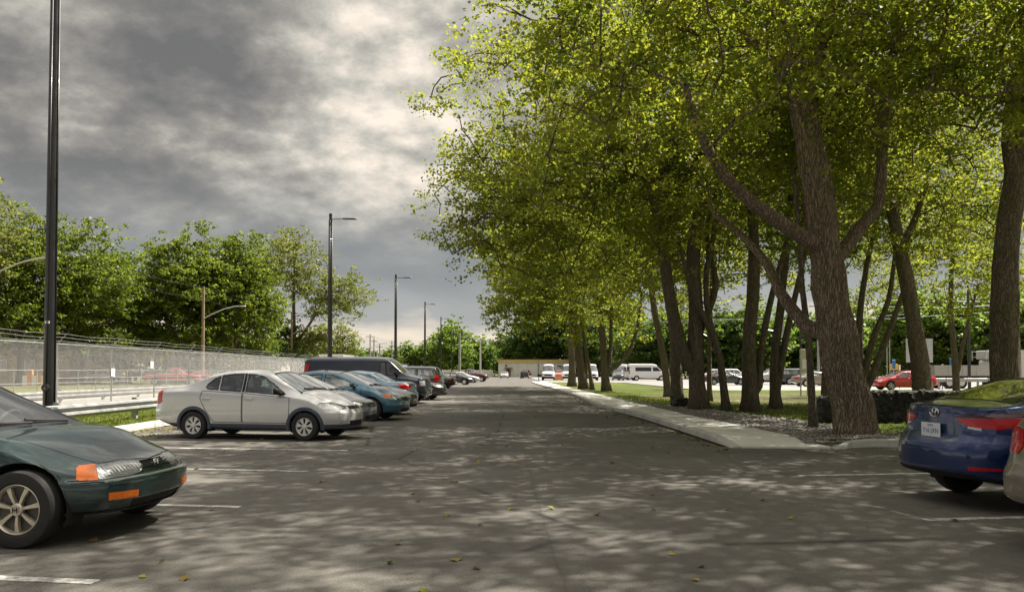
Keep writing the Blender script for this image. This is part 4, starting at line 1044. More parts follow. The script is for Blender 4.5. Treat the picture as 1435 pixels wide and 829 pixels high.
tube(V, Fc, [(bx, -.022, .63), (bx, -.015, .588)], .006, 5); tube(V, Fc, [(bx, .022, .63), (bx, .015, .588)], .006, 5); tube(V, Fc, [(bx, -.018, .609), (bx, .018, .609)], .006, 5)
mesh_obj('badge', V, Fc, CHROME, root, smooth=True)
wh = [c for c in root.children if c.name.startswith('wheel') and not c.name.startswith('wheel_well') and c.location.y < 0 and c.location.x > 0][0]
V, Fc = [], []; hy = -.105
for a_, b_ in (((-.02, hy, -.024), (-.016, hy, .024)), ((.02, hy, -.024), (.016, hy, .024)), ((-.016, hy, 0), (.016, hy, 0))): tube(V, Fc, [a_, b_], .005, 4)
mesh_obj('hub_emblem', V, Fc, TRIM, wh)
# --- silver sedan
L, W = 4.19, 1.66
ech = auto_sedan(L, W, 1.50, SILV, zc=1.02, zdeck=1.09, xc=1.24, xwt=.50, xrt=-.78, xrb=-1.36, zn=.74, ztail=1.03, R_=.29)
ech.update(xf=1.31, xr=-1.06, wstyle='cap7', wmat=HUBC, rimr=.185, gap=.05, bowf=.30, bowr=.16, ns=90, flare=(CLAD, .065), clad=(CLAD, .335), handle=SILV, zhandle=.855,
  top=[(-2.095, 1.0), (-2.06, 1.06), (-1.9, 1.09), (-1.45, 1.12), (-1.30, 1.15), (-.80, 1.40), (-.45, 1.475), (-.05, 1.50), (.50, 1.445), (1.24, 1.02), (1.5, .95), (1.8, .86), (2.0, .76), (2.095, .68)],
  belt=[(-2.095, .98), (-1.3, 1.02), (-.3, .97), (1.0, .90), (1.5, .84), (1.85, .73), (2.095, .62)], off=.06, k=.26,
  nose=[(.2, .08), (.34, .02), (.42, 0), (.56, .0), (.60, .03), (.7, .10), (.85, .16)], tail=[(.3, .05), (.42, .0), (.62, .0), (.66, .03), (.9, .05), (1.1, .10)],
  mirror=(.78, .80, .99, TRIM), seatm=INTG)
ech['wind'] = ((1.22, .72), (.54, .52)); ech['rear'] = ((-1.28, .60), (-.84, .48)); ech['hood'] = (1.27, 1.93, .70, .5)
ech['win'] = [([(.045, 1.0), (.86, .925), (.90, .96), (.62, 1.17), (.40, 1.315), (.22, 1.37), (.045, 1.385)], 'side_window'),
  ([(-.045, 1.385), (-.30, 1.375), (-.51, 1.345), (-.51, 1.035), (-.045, 1.005)], 'side_window'), ([(-.545, 1.335), (-.68, 1.27), (-.80, 1.16), (-.83, 1.09), (-.79, 1.055), (-.545, 1.035)], 'quarter_window')]
ech['doors'] = [[(.008, .36), (.98, .36), (1.0, .60), (1.0, .885), (.008, .975)], [(-.62, .36), (-.008, .36), (-.008, .975), (-.88, 1.02), (-.92, .86), (-.80, .62)]]
f = L / 2
ech['bits'] = [('headlight', L_CLR, [(f - .50, W / 2, .735), (f - .42, W / 2, .80), (f - .25, .6, .80), (f - .08, .40, .72), (f - .05, .42, .66), (f - .18, .7, .635), (f - .38, W / 2, .65)], (.8, 1, .15), True),
  ('taillight', L_RED, [(-f + .20, W / 2, 1.0), (-f + .24, W / 2, .78), (-f + .1, W / 2, .72), (-f, .60, .74), (-f, .58, .98), (-f + .1, .75, 1.03)], (-.7, 1, .0), True),
  ('grille', TRIM, [(f, -.30, .70), (f, .30, .70), (f, .26, .635), (f, -.26, .635)], (1, 0, 0), False, -.008),
  ('air_intake', TRIM, [(f, -.34, .40), (f, .34, .40), (f, .30, .30), (f, -.30, .30)], (1, 0, 0), False, -.008)]
stretchx(ech, 1.07)
hd = head(1, -.20)
pos = place_nose(426, 617.5, hd, ech['xf'], W)
root, b = make_car(ech, 'parked_car', pos, hd, 'silver sedan with dark wheel arches standing beside the galvanised guardrail', 'car', PK, 2)
plate(b, root, .52, False, text='', back=.01, wz=(.30, .12)) if False else None
for sg in (1, -1):     # B pillar black
    h, n = b.hit((0, 2 * sg, 1.2), (0, -sg, 0))
    tube_obj('window_pillar_trim', [b.hit((0, 2 * sg, z), (0, -sg, 0))[0] + Vector((0, sg * -.012, 0)) for z in (1.0, 1.1, 1.2, 1.3, 1.38)], .036, TRIM, root, 6)
# --- the rest of the left row, nose or tail towards the lane
def row_car(sp, pxn, pybase, Yc, hd, lab, detail=1, name='parked_car', rear_out=False, cat='car', group=PK, plate_=None):
    """put the end of the car that faces the lane at photo column pxn, centre line at depth Yc"""
    X = (pxn - PPX) / F * Yc; L = sp['L']; h = hd + (math.pi if rear_out else 0)
    c, s = math.cos(hd), math.sin(hd)
    pos = Vector((X - L / 2 * c, Yc - L / 2 * s, 0))
    return make_car(sp, name, pos, h, lab, cat, group, detail)
hd = head(1, -.12)
civ = auto_sedan(4.50, 1.75, 1.43, GREYV, zc=.95, xc=1.35, xwt=.35, zn=.70, R_=.31)
row_car(civ, 524, 590, 19.7, hd, 'grey violet sedan parked between the silver sedan and the steel blue one', 2)
ela = auto_sedan(4.50, 1.78, 1.48, BLUE, zc=1.0, xc=1.35, xwt=.35, zn=.72, zdeck=1.06, R_=.33, wstyle='five', rimr=.225, clad=(paint('blue_lower', (.04, .11, .17), .4, .35), .25))
ela['bits'][0] = ('headlight', L_AMB, [(2.25 - .44, .9, .74), (2.25 - .40, .9, .79), (2.25 - .24, .75, .78), (2.25 - .22, .75, .70), (2.25 - .3, .9, .66)], (.8, 1, .1), True)
ela['bits'].append(('headlight', L_CLR, [(2.25 - .21, .78, .70), (2.25 - .22, .75, .78), (2.25 - .06, .5, .72), (2.25 - .04, .45, .64), (2.25 - .14, .7, .62)], (.9, 1, .1), True))
row_car(ela, 571, 585, 23.3, hd, 'steel blue sedan with five spoke alloy wheels and amber cornered headlights', 2)
dk = auto_sedan(4.55, 1.78, 1.40, paint('charcoal_paint', (.035, .042, .052), .5, .25), zc=.95, zn=.70)
row_car(dk, 583, 577, 26.4, hd, 'charcoal sedan whose nose peeks out past the steel blue sedan', 1)
cro = auto_sedan(5.0, 1.88, 1.47, TEAL, zc=1.0, zdeck=1.05, ztail=1.0, xc=1.15, xwt=.25, xrt=-1.0, xrb=-1.6)
row_car(cro, 583, 570, 29.6, head(1, -.10), 'dusty blue sedan backed in with its red taillight towards the lane', 1, rear_out=True)
# --- cargo van
L, W, H = 5.7, 2.0, 2.10
van = auto_sedan(L, W, H, NAVY, zc=1.32, zn=1.0, R_=.37, kind='van', glass=GLASSD)
f = L / 2
van.update(top=[(-f, 1.95), (-f + .05, 2.04), (-f + .3, 2.09), (0, 2.10), (.9, 2.07), (1.08, 2.03), (1.85, 1.35), (2.1, 1.26), (f - .1, 1.16), (f, 1.06)],
  belt=[(-f, 1.2), (1.2, 1.18), (1.9, 1.12), (f, 1.0)], k=.16, off=.05, drop=.10, bowf=.18, bowr=.05, sm=.08, xf=f - .88, xr=-f + 1.35, bot=[(-f, .42), (0, .32), (f, .36)],
  wid=[(-f, .98), (0, 1.0), (f - .6, .99), (f, .92)], nose=[(.3, .04), (.42, 0), (.62, 0), (.66, .06), (1.1, .10), (1.3, .12)], tail=[(.3, .0), (1.2, .02), (2.1, .06)],
  zw=1.25, wind=((1.84, .82), (1.10, .72)), rearv=[(-.75, 1.25), (-.75, 1.85), (.75, 1.85), (.75, 1.25)], cab=(1.7, .2), seats=(.75,), seatz=.4, mirror=(1.45, 1.0, 1.32, TRIM), zhandle=1.05,
  win=[([(.72, 1.27), (1.52, 1.24), (1.6, 1.30), (1.12, 1.82), (.72, 1.84)], 'side_window')], doors=[[(.62, .45), (1.55, .45), (1.62, .9), (1.62, 1.19), (.62, 1.19)]], hood=(1.9, f - .12, .8, .75))
van['bits'] = [('headlight', L_CLR, [(f - .2, .99, 1.0), (f, .72, 1.0), (f, .70, .80), (f - .2, .99, .80)], (1, .6, 0), True), ('indicator', L_AMB, [(f - .24, 1, 1.0), (f - .12, .99, 1.0), (f - .12, .99, .78), (f - .24, 1, .78)], (.5, 1, 0), True),
  ('grille', TRIM, [(f, -.66, 1.0), (f, .66, 1.0), (f, .66, .72), (f, -.66, .72)], (1, 0, 0), False), ('bumper', DGREY, [(f, -.9, .62), (f, .9, .62), (f, .9, .42), (f, -.9, .42)], (1, 0, 0), False),
  ('taillight', L_RED, [(-f + .12, 1, 1.75), (-f + .14, 1, 1.15), (-f, .88, 1.15), (-f, .84, 1.75)], (-1, .8, 0), True)]
row_car(van, 604, 565, 35.6, head(1, -.08), 'long navy cargo van towering over the parked sedans', 1, 'cargo_van', cat='van')
for k in (-1.6, -.4):
    pass
# --- further cars
blk = auto_sedan(4.7, 1.82, 1.45, BLACKP, zn=.75)
row_car(blk, 626, 560, 39.6, head(1, -.1), 'black sedan with its shiny nose just beyond the navy van', 1)
suv = auto_sedan(4.6, 1.85, 1.72, BEIGE, zc=1.12, zn=.9, ztail=1.1, kind='suv', xrt=-1.9, xrb=-2.2, zdeck=1.2, R_=.36)
suv.update(top=[(-2.3, 1.2), (-2.24, 1.45), (-2.1, 1.66), (-1.8, 1.70), (0, 1.72), (.5, 1.68), (1.15, 1.12), (1.5, 1.06), (2.0, .98), (2.3, .85)],
  belt=[(-2.3, 1.1), (1.1, 1.05), (2.3, .82)], rearv=[(-.62, 1.18), (-.62, 1.55), (.62, 1.55), (.62, 1.18)], bowr=.08, tail=[(.3, .04), (.45, 0), (.7, 0), (.75, .04), (1.2, .05), (1.7, .12)], cab=(1.0, -1.5),
  win=[([(.02, 1.12), (.80, 1.10), (.85, 1.15), (.42, 1.56), (.02, 1.58)], 'side_window'), ([(-.07, 1.12), (-.07, 1.58), (-.95, 1.57), (-.95, 1.14)], 'side_window'), ([(-1.05, 1.14), (-1.05, 1.56), (-1.8, 1.52), (-1.95, 1.18)], 'quarter_window')],
  doors=[[(-.02, .40), (.95, .40), (.95, 1.05), (-.02, 1.06)], [(-.95, .62), (-.75, .40), (-.03, .40), (-.03, 1.06), (-.95, 1.07)]], wind=((1.12, .74), (.55, .62)))
row_car(suv, 608, 550, 46.5, head(1, -.1), 'pewter sport utility backed in with tall orange red taillight', 1, rear_out=True)
import copy as _cp
def variant(sp, pnt, **kw):
    s = _cp.deepcopy({k: v for k, v in sp.items() if k not in ('paint', 'bits', 'mirror', 'glass', 'rglass', 'clad', 'flare', 'wmat', 'handle', 'seatm')}); s['paint'] = pnt; s['bits'] = sp['bits']
    s['mirror'] = sp['mirror'][:3] + (pnt,)
    if 'glass' in sp: s['glass'] = sp['glass']
    for k in ('flare', 'clad', 'rglass', 'wmat', 'handle', 'seatm'):
        if k in sp: s[k] = sp[k]
    s.update(kw); return s
row_car(variant(suv, BLACKP), 621, 550, 42.8, head(1, -.1), 'black sport utility squeezed beside the pewter one', 1, rear_out=True)
row_car(variant(dk, BLACKP), 640, 545, 62, head(1, -.1), 'black sedan with bright red taillight backed in before the gap', 1, rear_out=True)
row_car(variant(dk, BLACKP), 664, 538, 84, head(1, -.1), 'black sedan facing the lane with pale hubcaps beyond the gap', 0)
row_car(variant(dk, SILV), 673, 535, 98, head(1, -.1), 'small silver sedan between the black sedan and the dark red pickup', 0)
def pickup_spec(pnt):
    s = variant(suv, pnt); s.update(L=5.5, top=[(-2.75, 1.02), (-2.7, 1.08), (-.75, 1.1), (-.62, 1.15), (-.5, 1.62), (-.2, 1.78), (.6, 1.76), (1.25, 1.2), (1.6, 1.14), (2.6, 1.05), (2.75, .9)], belt=[(-2.75, 1.0), (1.1, 1.1), (2.75, .9)], xf=1.85, xr=-1.6,
      bot=[(-2.75, .5), (0, .38), (2.75, .42)], wid=[(-2.75, .9), (0, .95), (2.2, .95), (2.75, .86)], W=1.9, win=[([(.02 + .1, 1.18), (.95, 1.16), (1.0, 1.2), (.55, 1.62), (.12, 1.64)], 'side_window'), ([(.03, 1.18), (.03, 1.64), (-.4, 1.6), (-.45, 1.18)], 'side_window')], doors=[], wind=((1.2, .74), (.65, .66)), sm=.05, noint=True)
    s.pop('rearv', None); f = 2.75
    s['bits'] = [('headlight', L_CLR, [(f - .25, .95, 1.0), (f, .6, 1.0), (f, .6, .82), (f - .25, .95, .82)], (1, .7, 0), True), ('grille', TRIM, [(f, -.55, 1.0), (f, .55, 1.0), (f, .5, .7), (f, -.5, .7)], (1, 0, 0), False), ('taillight', L_RED, [(-f + .1, 1, 1.0), (-f + .1, 1, .7), (-f, .8, .7), (-f, .8, 1.0)], (-1, .8, 0), True)]
    return s
row_car(pickup_spec(DRED), 685, 534, 108, head(1, -.1), 'dark red pickup truck last in the left row', 0, 'pickup_truck', cat='pickup')
# --- far end
def free_car(sp, px, Y, hd, lab, detail=0, name='parked_car', cat='car', group=None, z=.035):
    return make_car(sp, name, Vector(((px - PPX) / F * Y, Y, z)), hd, lab, cat, group, detail)
free_car(variant(dk, SILV), 707, 168, R(-92), 'silver sedan facing us in front of the long low building', z=0, group='cars before the long building')
free_car(variant(suv, BLACKP), 737, 160, R(80), 'black sport utility seen from behind near the long low building', z=0, group='cars before the long building')
# --- right foreground
L, W = 4.57, 1.775
emd = auto_sedan(L, W, 1.435, BLUEE, zc=.98, zdeck=1.09, xc=1.30, xwt=.30, xrt=-1.05, xrb=-1.80, zn=.70, ztail=1.07, R_=.32, rglass=glass('rear_tinted_glass', (.3, .32, .32), .86, .05))
f = L / 2
emd.update(ns=90, bowr=.30, bowf=.25, xf=1.40, xr=-1.30, rimr=.215, tail=[(.3, .06), (.40, .0), (.60, .0), (.70, .03), (.76, .10), (1.0, .12), (1.06, .05), (1.12, .04)],
  top=[(-f, 1.0), (-f + .05, 1.065), (-f + .25, 1.09), (-1.80, 1.115), (-1.05, 1.35), (-.3, 1.435), (.3, 1.39), (1.30, .98), (1.6, .93), (2.0, .80), (f - .1, .72), (f, .66)],
  belt=[(-f, .98), (-1.4, .99), (0, .93), (1.2, .88), (f, .60)], bot=[(-f, .34), (-1.8, .26), (0, .19), (f, .22)],
  wid=[(-f, .80), (-f + .5, .875), (-1.2, .888), (1, .885), (f, .78)])
emd['rear'] = ((-1.74, .66), (-1.02, .50)); emd['trunk'] = (-f + .13, -1.86, .52, .60)
emd['bits'] = [('taillight_band', plain('smoked_red_lens', (.05, .003, .005), .2, 0, .2), [(-f + .85, W / 2, 1.0), (-f + .45, W / 2, .975), (-f + .2, .80, .962), (-f, .62, .955), (-f, .44, .948), (-f, .43, .965), (-f, .6, .985), (-f + .3, W / 2, 1.012)], (-1, .9, .0), True),
  ('taillight', L_RED, [(-f + .82, W / 2, .985), (-f + .45, W / 2, .90), (-f + .2, .80, .845), (-f, .62, .865), (-f, .46, .915), (-f, .44, .946), (-f, .62, .953), (-f + .2, .80, .960), (-f + .45, W / 2, .973)], (-1, .9, .0), True),
  ('reversing_light', L_WHT, [(-f, .48, .846), (-f, .62, .828), (-f, .62, .856), (-f, .48, .88)], (-1, .1, 0), True),
  ('plate_recess', paint('deep_blue_recess', (.010, .030, .10), .4, .35), [(-f, -.42, .89), (-f, .42, .89), (-f, .36, .70), (-f, -.36, .70)], (-1, 0, 0), False, .0),
  ('reflector', L_RED, [(-f + .1, .55, .47), (-f + .1, .55, .43), (-f + .2, .80, .445), (-f + .2, .80, .465)], (-1, .4, 0), True),
  ('bumper_insert', TRIM, [(-f, -.6, .39), (-f, .6, .39), (-f, .62, .31), (-f, -.62, .31)], (-1, 0, 0), False)]
hd = R(7)
def place_rear(px, py, Yc, hd, L, ylat=0): 
    return None
pos = Vector((4.46 + L / 2 * math.cos(hd), 8.5 + L / 2 * math.sin(hd), 0))
root, b = make_car(emd, 'parked_car', pos, hd, 'deep blue sedan seen from behind with wide red taillights', 'car', 'cars in the right parking row', 2)
plate(b, root, .80, True, 'Y16 JXN', back=.035)
h, n = b.hit((-4, 0, .99), (1, 0, 0))
V, Fc = [], []; cx = h.x - .008
tube(V, Fc, [(cx, .072 * math.cos(a), .99 + .045 * math.sin(a)) for a in np.linspace(0, 2 * math.pi, 21)], .006, 5)
tube(V, Fc, [(cx, .034, .958), (cx, .022, 1.022)], .008, 5); tube(V, Fc, [(cx, -.022, .958), (cx, -.034, 1.022)], .008, 5); tube(V, Fc, [(cx, .03, .985), (cx, -.03, .995)], .007, 5)
mesh_obj('badge', V, Fc, CHROME, root, smooth=True)
h, n = b.hit((-.85, 0, 3), (0, 0, -1))
bm = bmesh.new(); vs = bm_box(bm, (0, 0, .03), (.16, .05, .07), bevel=.012)
for v in bm.verts:
    if v.co.z > .05 and v.co.x > 0: v.co.z -= .035
bm_obj('fin_antenna', bm, BLUEE, root, smooth=True, loc=h)
cam6 = auto_sedan(4.8, 1.82, 1.46, GOLD, zc=1.0, zdeck=1.08, ztail=1.05, xc=1.3, xwt=.3, xrt=-1.2, xrb=-1.75, R_=.33)
f = 2.4
cam6.update(bowr=.26, ns=80, xf=1.42, xr=-1.36)
cam6['bits'] = [('taillight', L_RED, [(-f + .42, .92, 1.0), (-f + .34, .92, .80), (-f, .60, .76), (-f, .55, .82), (-f, .58, .96), (-f + .2, .8, 1.03)], (-1, .9, 0), True, .006)] 
hd = R(7)
pos = Vector((4.07 + 2.4 * math.cos(hd), 5.9 + 2.4 * math.sin(hd), 0))
root, b = make_car(cam6, 'parked_car', pos, hd, 'gold beige sedan with only its rear corner inside the view', 'car', 'cars in the right parking row', 2)
# ------------------------------------------------------------------ guardrails, fence, lamps
def guardrail(x_of, y0, y1, lab, ztop=.66, step=3.8, zg=.12, endcap=True, grp='galvanised guardrails', facing=1):
    root = empty('guardrail', (x_of(y0), y0, 0), 0, lab, 'guardrail', grp); O = root.location
    prof = [(-.0, 0), (.045, -.03), (.075, -.075), (.045, -.12), (.0, -.155), (.045, -.19), (.075, -.235), (.045, -.28), (0, -.31)]
    y = y0
    while y < y1 - .5:
        ye = min(y + step, y1) - .012; V, Fc = [], []
        for j, yy in enumerate((y, ye)):
            for ox, oz in prof: V.append((x_of(yy) + facing * ox - O.x, yy - O.y, ztop + oz))
            for ox, oz in prof: V.append((x_of(yy) + facing * (ox - .006) - O.x, yy - O.y, ztop + oz))
        n = len(prof)
        for k in range(n - 1): Fc += [(k, k + 1, 2 * n + k + 1, 2 * n + k), (n + k, 3 * n + k, 3 * n + k + 1, n + k + 1)]
        Fc += [(0, 2 * n, 3 * n, n), (n - 1, 2 * n - 1, 4 * n - 1, 3 * n - 1)]
        mesh_obj('rail', V, Fc, GALV, root)
        yp = y + step * .5
        bm = bmesh.new(); bm_box(bm, (x_of(yp) - facing * .12 - O.x, yp - O.y, (ztop + .02) / 2 + zg / 2), (.13, .10, ztop + .02 - zg + .06)); bm_box(bm, (x_of(yp) - facing * .03 - O.x, yp - O.y, ztop - .155), (.06, .14, .34))
        bm_obj('post', bm, plain('weathered_post', (.30, .29, .27), .8, .1, .3, 6), root)
        y += step
    if endcap:
        tube_obj('end_terminal', [(facing * .02, -.02, ztop - .30), (facing * .03, -.10, ztop - .26), (facing * .03, -.13, ztop - .155), (facing * .03, -.10, ztop - .04), (facing * .02, -.02, ztop - .01)], .035, GALV, root, 6)
    return root
guardrail(lambda y: -9.9 + AX * y, 15.9, 140, 'long galvanised guardrail on the grass strip behind the parked cars', .67)
guardrail(lambda y: -19.6 + AX * y, 22, 140, 'second guardrail running behind the chain link fence', .56, zg=.03)
WIRE = plain('fence_wire', (.48, .48, .47), .5, .5, .1, 2)
FX = -17.2; PY0, PST = 9.0, 4.3
fence = empty('chain_link_fence', (FX + AX * PY0, PY0, .03), 0, 'tall chain link fence with barbed wire above along the lot', 'fence')
def link_panel(Wp, H, d, z0=.05, th=.0024):
    V, Fc = [], []
    def seg(a, b, ox):
        a = Vector(a); b = Vector(b); t = (b - a).normalized(); n = Vector((0, -t.z, t.y)) * th; i = len(V)
        V.extend([a + n, a - n, b - n, b + n, a + Vector((ox, 0, 0)), b + Vector((ox, 0, 0))]); Fc.extend([(i, i + 1, i + 2, i + 3), (i, i + 4, i + 5, i + 3), (i + 1, i + 4, i + 5, i + 2)])
    s = 1.25; n = int((Wp + H / s) / d)
    for k in range(n + 1):
        c = -H / s + k * d          # z = s*(y-c)
        ya, yb = max(0, c), min(Wp, c + H / s)
        if yb > ya:
            seg((0, ya, z0 + s * (ya - c)), (0, yb, z0 + s * (yb - c)), .006)
            seg((.002, Wp - ya, z0 + s * (ya - c)), (.002, Wp - yb, z0 + s * (yb - c)), .006)
    for k in range(int(Wp / d)): seg((0, k * d, z0 + H), (0, k * d + d * .3, z0 + H + .07), .006)
    me = mesh_obj('mesh_panel', V, Fc, WIRE); return me
proto = link_panel(PST, 2.42, .085); proto['kind'] = 'stuff'
rngf = random.Random(3)
for k in range(32):
    y = k * PST; x = AX * y
    o = proto if k == 0 else link(proto.copy()); o.parent = fence; o.location = (x + .0, y, 0); o.rotation_euler = (0, 0, -math.atan(AX))
    tube_obj('fence_post', [(x, y, 0), (x, y, 2.5)], .038, GALV, fence, 8)
    tube_obj('post_arm', [(x, y, 2.46), (x + .36, y + .02, 2.86)], .014, GALV, fence, 5)
    tube_obj('top_rail', [(x, y + .04, 2.47), (x + AX * PST, y + PST - .04, 2.47)], .024, GALV, fence, 6)
    for j, f_ in enumerate((.3, .65, .97)):
        V, Fc = [], []; pts = []
        for q in range(6):
            t = q / 5; sag = -.05 * math.sin(math.pi * t) * rngf.uniform(.4, 1.2)
            pts.append((x + .36 * f_ + AX * PST * t, y + PST * t, 2.46 + .4 * f_ + sag))
        tube(V, Fc, pts, .0045, 3); mesh_obj('barbed_wire', V, Fc, WIRE, fence)
    if 5 <= k <= 8: tube_obj('brace_rail', [(x, y + .04, 1.13), (x + AX * PST, y + PST - .04, 1.13)], .024, GALV, fence, 6)
SIGNW = plain('sign_white', (.68, .67, .64), .6, 0, .1)
for (k, dy, z) in ((6, .05, 1.35), (7, -.35, 1.72), (15, 0, 1.5)):
    box('notice_plate', (AX * k * PST + .05, k * PST + dy, z), (.012, .30, .36), SIGNW, fence)
lowf = empty('pipe_fence', (-27.2, 30, .05), 0, 'low grey pipe fence on the grass beyond the guardrail', 'fence')
V, Fc = [], []
for k in range(26):
    y = k * 2.2; tube_obj('post', [(AX * y, y, 0), (AX * y, y, 1.45)], .03, GALV, lowf, 6)
for z in (1.45, .68): tube_obj('rail', [(0, 0, z), (AX * 55, 55, z)], .026, GALV, lowf, 6)
# street lamps of the lot
H = 11.2
def lamp(i, y, lab):
    r = empty('street_lamp', (-10.6 + AX * y, y, .1), 0, lab, 'street lamp', 'black lamp posts along the left row')
    V, Fc = [], []; tube(V, Fc, [(0, 0, 0), (0, 0, H - .1)], [.135, .095], 8); tube(V, Fc, [(0, 0, 0), (0, 0, .04)], .24, 12); mesh_obj('pole', V, Fc, BLACKM, r, smooth=True, angle=50)
    V, Fc = [], []
    for a in (0, 90, 180, 270):
        c, s = math.cos(R(a)), math.sin(R(a)); tube(V, Fc, [(c * .138, s * .138, .2), (c * .10, s * .10, H - .4)], .018, 6)
    mesh_obj('pole_rib', V, Fc, BLACKM, r, smooth=True)
    tube_obj('arm', [(0, 0, H - .35), (.5, 0, H - .33), (1.0, 0, H - .33)], .03, BLACKM, r, 6)
    bm = bmesh.new(); vs = bm_box(bm, (1.2, 0, H - .33), (.85, .30, .09), bevel=.03)
    bm_obj('lamp_head', bm, BLACKM, r, smooth=True, angle=40)
    box('lens', (1.28, 0, H - .386), (.45, .2, .012), plain('lamp_lens', (.45, .45, .42), .3), r)
    tube_obj('pole_cap', [(0, 0, H - .12), (0, 0, H)], .105, BLACKM, r, 8)
    if i == 0:
        tube_obj('hand_hole_cover', [(.0, -.12, .95), (.0, -.185, .95)], .085, BLACKM, r, 14)
        tube_obj('bolt', [(.0, -.18, .93), (.0, -.20, .93)], .02, GALV, r, 6)
        box('number_band', (0, -.128, 2.48), (.11, .012, .06), SIGNW, r)
LL = ['black lamp post rising out of the frame beside the green sedan', 'black lamp post standing behind the steel blue sedan', 'black lamp post behind the bonnet of the navy van', 'fourth lamp post down the row, above the pewter sport utility', 'fifth lamp post down the row', 'sixth lamp post down the row', 'farthest lamp post of the row']
for i, y in enumerate((18.5, 49, 80, 111.5, 142, 174, 208)): lamp(i, y, LL[i])
WOODP = plain('wooden_pole', (.20, .155, .10), .9, 0, .25, 3); GREYP = plain('grey_pole', (.26, .25, .24), .85, 0, .2, 2); ALU = plain('aluminium_arm', (.5, .51, .52), .4, .6)
DIST = []
ys = [12, 47, 82, 117, 153, 188, 226, 262, 300]
for i, y in enumerate(ys):
    x = -31 + AX * y; ht = 10.3
    r = empty('utility_pole', (x, y, 0), 0, ['wooden utility pole outside the view whose lamp arm reaches in', 'wooden utility pole whose lamp arm reaches in from the picture edge', 'tan wooden utility pole in front of the round lime green tree', 'wooden utility pole standing before the tall poplar trunk', 'utility pole just right of the tall poplar'][min(i, 4)] if i < 5 else 'thin far utility pole, number %s beyond the poplar' % ['two', 'three', 'four', 'five'][i - 5], 'utility pole', 'utility poles behind the fence')
    tube_obj('pole', [(0, 0, 0), (0, 0, ht)], [.19, .13], WOODP if i < 4 else GREYP, r, 10)
    tube_obj('lamp_arm', [(0, 0, 6.9), (.9, 0, 7.4), (2.2, 0, 7.95), (3.2, 0, 8.2), (3.9, 0, 8.25)], .05, ALU, r, 6)
    bm = bmesh.new(); bm_box(bm, (4.1, 0, 8.24), (.7, .26, .10), bevel=.03); bm_obj('lamp_head', bm, ALU, r, smooth=True, angle=40)
    if i >= 4: box('crossarm', (0, 0, ht - .6), (2.2, .1, .12), WOODP, r)
    if i:
        px_, py_ = -31 + AX * ys[i - 1], ys[i - 1]
        for z in (ht - .15, ht - 1.3):
            pts = [(px_ - x + (x - px_) * t, (py_ - y) + (y - py_) * t, z - 1.1 * 4 * t * (1 - t) * .35) for t in np.linspace(0, 1, 9)]
            tube_obj('cable', pts, .018, TRIM, r, 4)
for (px, Y, ht, rr, mt, lab) in ((644, 180, 10.2, .28, GREYP, 'thick grey post near the far end of the lot'), (673, 176, 8.6, .22, plain('concrete_pole', (.42, .41, .40), .8), 'pale concrete pole left of the long building'),
    (532, 200, 8.4, .2, GREYP, 'short pole with a transformer behind the fence'), (603, 240, 8, .16, GREYP, 'faint pole over the far trees'), (524, 215, 10.5, .2, GREYP, 'grey pole paired close beside another')):
    r = empty('utility_pole', ((px - PPX) / F * Y, Y, 0), 0, lab, 'utility pole', 'far poles'); tube_obj('pole', [(0, 0, 0), (0, 0, ht)], [rr, rr * .8], mt, r, 8); box('crossarm', (0, 0, ht - .8), (1.8, .12, .14), GREYP, r)
# ------------------------------------------------------------------ long building at the far end
bl = empty('long_building', (-3.5, 200, 0), 0, 'long low pale building with a yellow roof band closing the lot', 'building')
WALLM = plain('pale_metal_wall', (.64, .63, .60), .6, .1, .06, .5); YEL = plain('yellow_band', (.60, .39, .10), .5, 0, .08, .5)
for k in range(17):
    bm = bmesh.new(); bm_box(bm, (1.25 + k * 2.5, 3, 1.9), (2.46, 6, 3.8))
    bm_obj('wall_panel', bm, WALLM, bl)
box('roof_band', (21.25, 2.9, 4.08), (42.9, 6.5, .56), YEL, bl); box('roof_edge', (21.25, 2.9, 4.40), (43.1, 6.7, .08), plain('roof_edge_metal', (.45, .36, .2), .5), bl)
box('base_wall', (26, -.06, .35), (32, .12, .7), plain('dark_dock', (.06, .06, .06), .8), bl)
for x in (2.0, 13.2, 24): box('wall_lamp', (x, -.15, 2.9), (.3, .3, .5), TRIM, bl)
d = box('door', (2.6, -.06, 1.05), (1.1, .1, 2.1), plain('brown_door', (.16, .10, .08), .7), bl); box('canopy', (2.6, -.5, 2.3), (2.2, 1.0, .12), plain('brown_door', (0, 0, 0)), bl)
# pale yard wall and excavators
yw = empty('yard_wall', (-40, 205, 0), 0, 'pale low wall between the far poles and the long building', 'wall')
for k in range(14): box('wall_panel', (k * 2.6, 0, .9), (2.55, .2, 1.8), WALLM, yw)
CATY = plain('machine_yellow', (.60, .36, .03), .5, 0, .1)
def digger(px, Y, fl, lab):
    r = empty('excavator', ((px - PPX) / F * Y, Y, 0), 0, lab, 'excavator', 'yellow excavators in the far yard')
    for s in (-1, 1): bm = bmesh.new(); bm_box(bm, (0, s * 1.1, .4), (3.4, .5, .8), bevel=.25); bm_obj('track', bm, TRIM, r)
    bm = bmesh.new(); bm_box(bm, (-.5 * fl, 0, 1.4), (2.8, 2.4, 1.1), bevel=.15); bm_obj('body', bm, CATY, r); box('cab', (.5 * fl, .6, 2.3), (1.3, 1.1, 1.5), GLASSD, r)
    tube_obj('boom', [(fl * .8, 0, 1.4), (fl * 2.0, 0, 3.3), (fl * 3.6, 0, 3.9)], .28, CATY, r, 6); tube_obj('stick', [(fl * 3.6, 0, 3.9), (fl * 5.2, 0, 2.2)], .2, CATY, r, 6)
    bm = bmesh.new(); bm_box(bm, (fl * 5.2, 0, 1.8), (.8, .9, .8), bevel=.2); bm_obj('bucket', bm, TRIM, r)
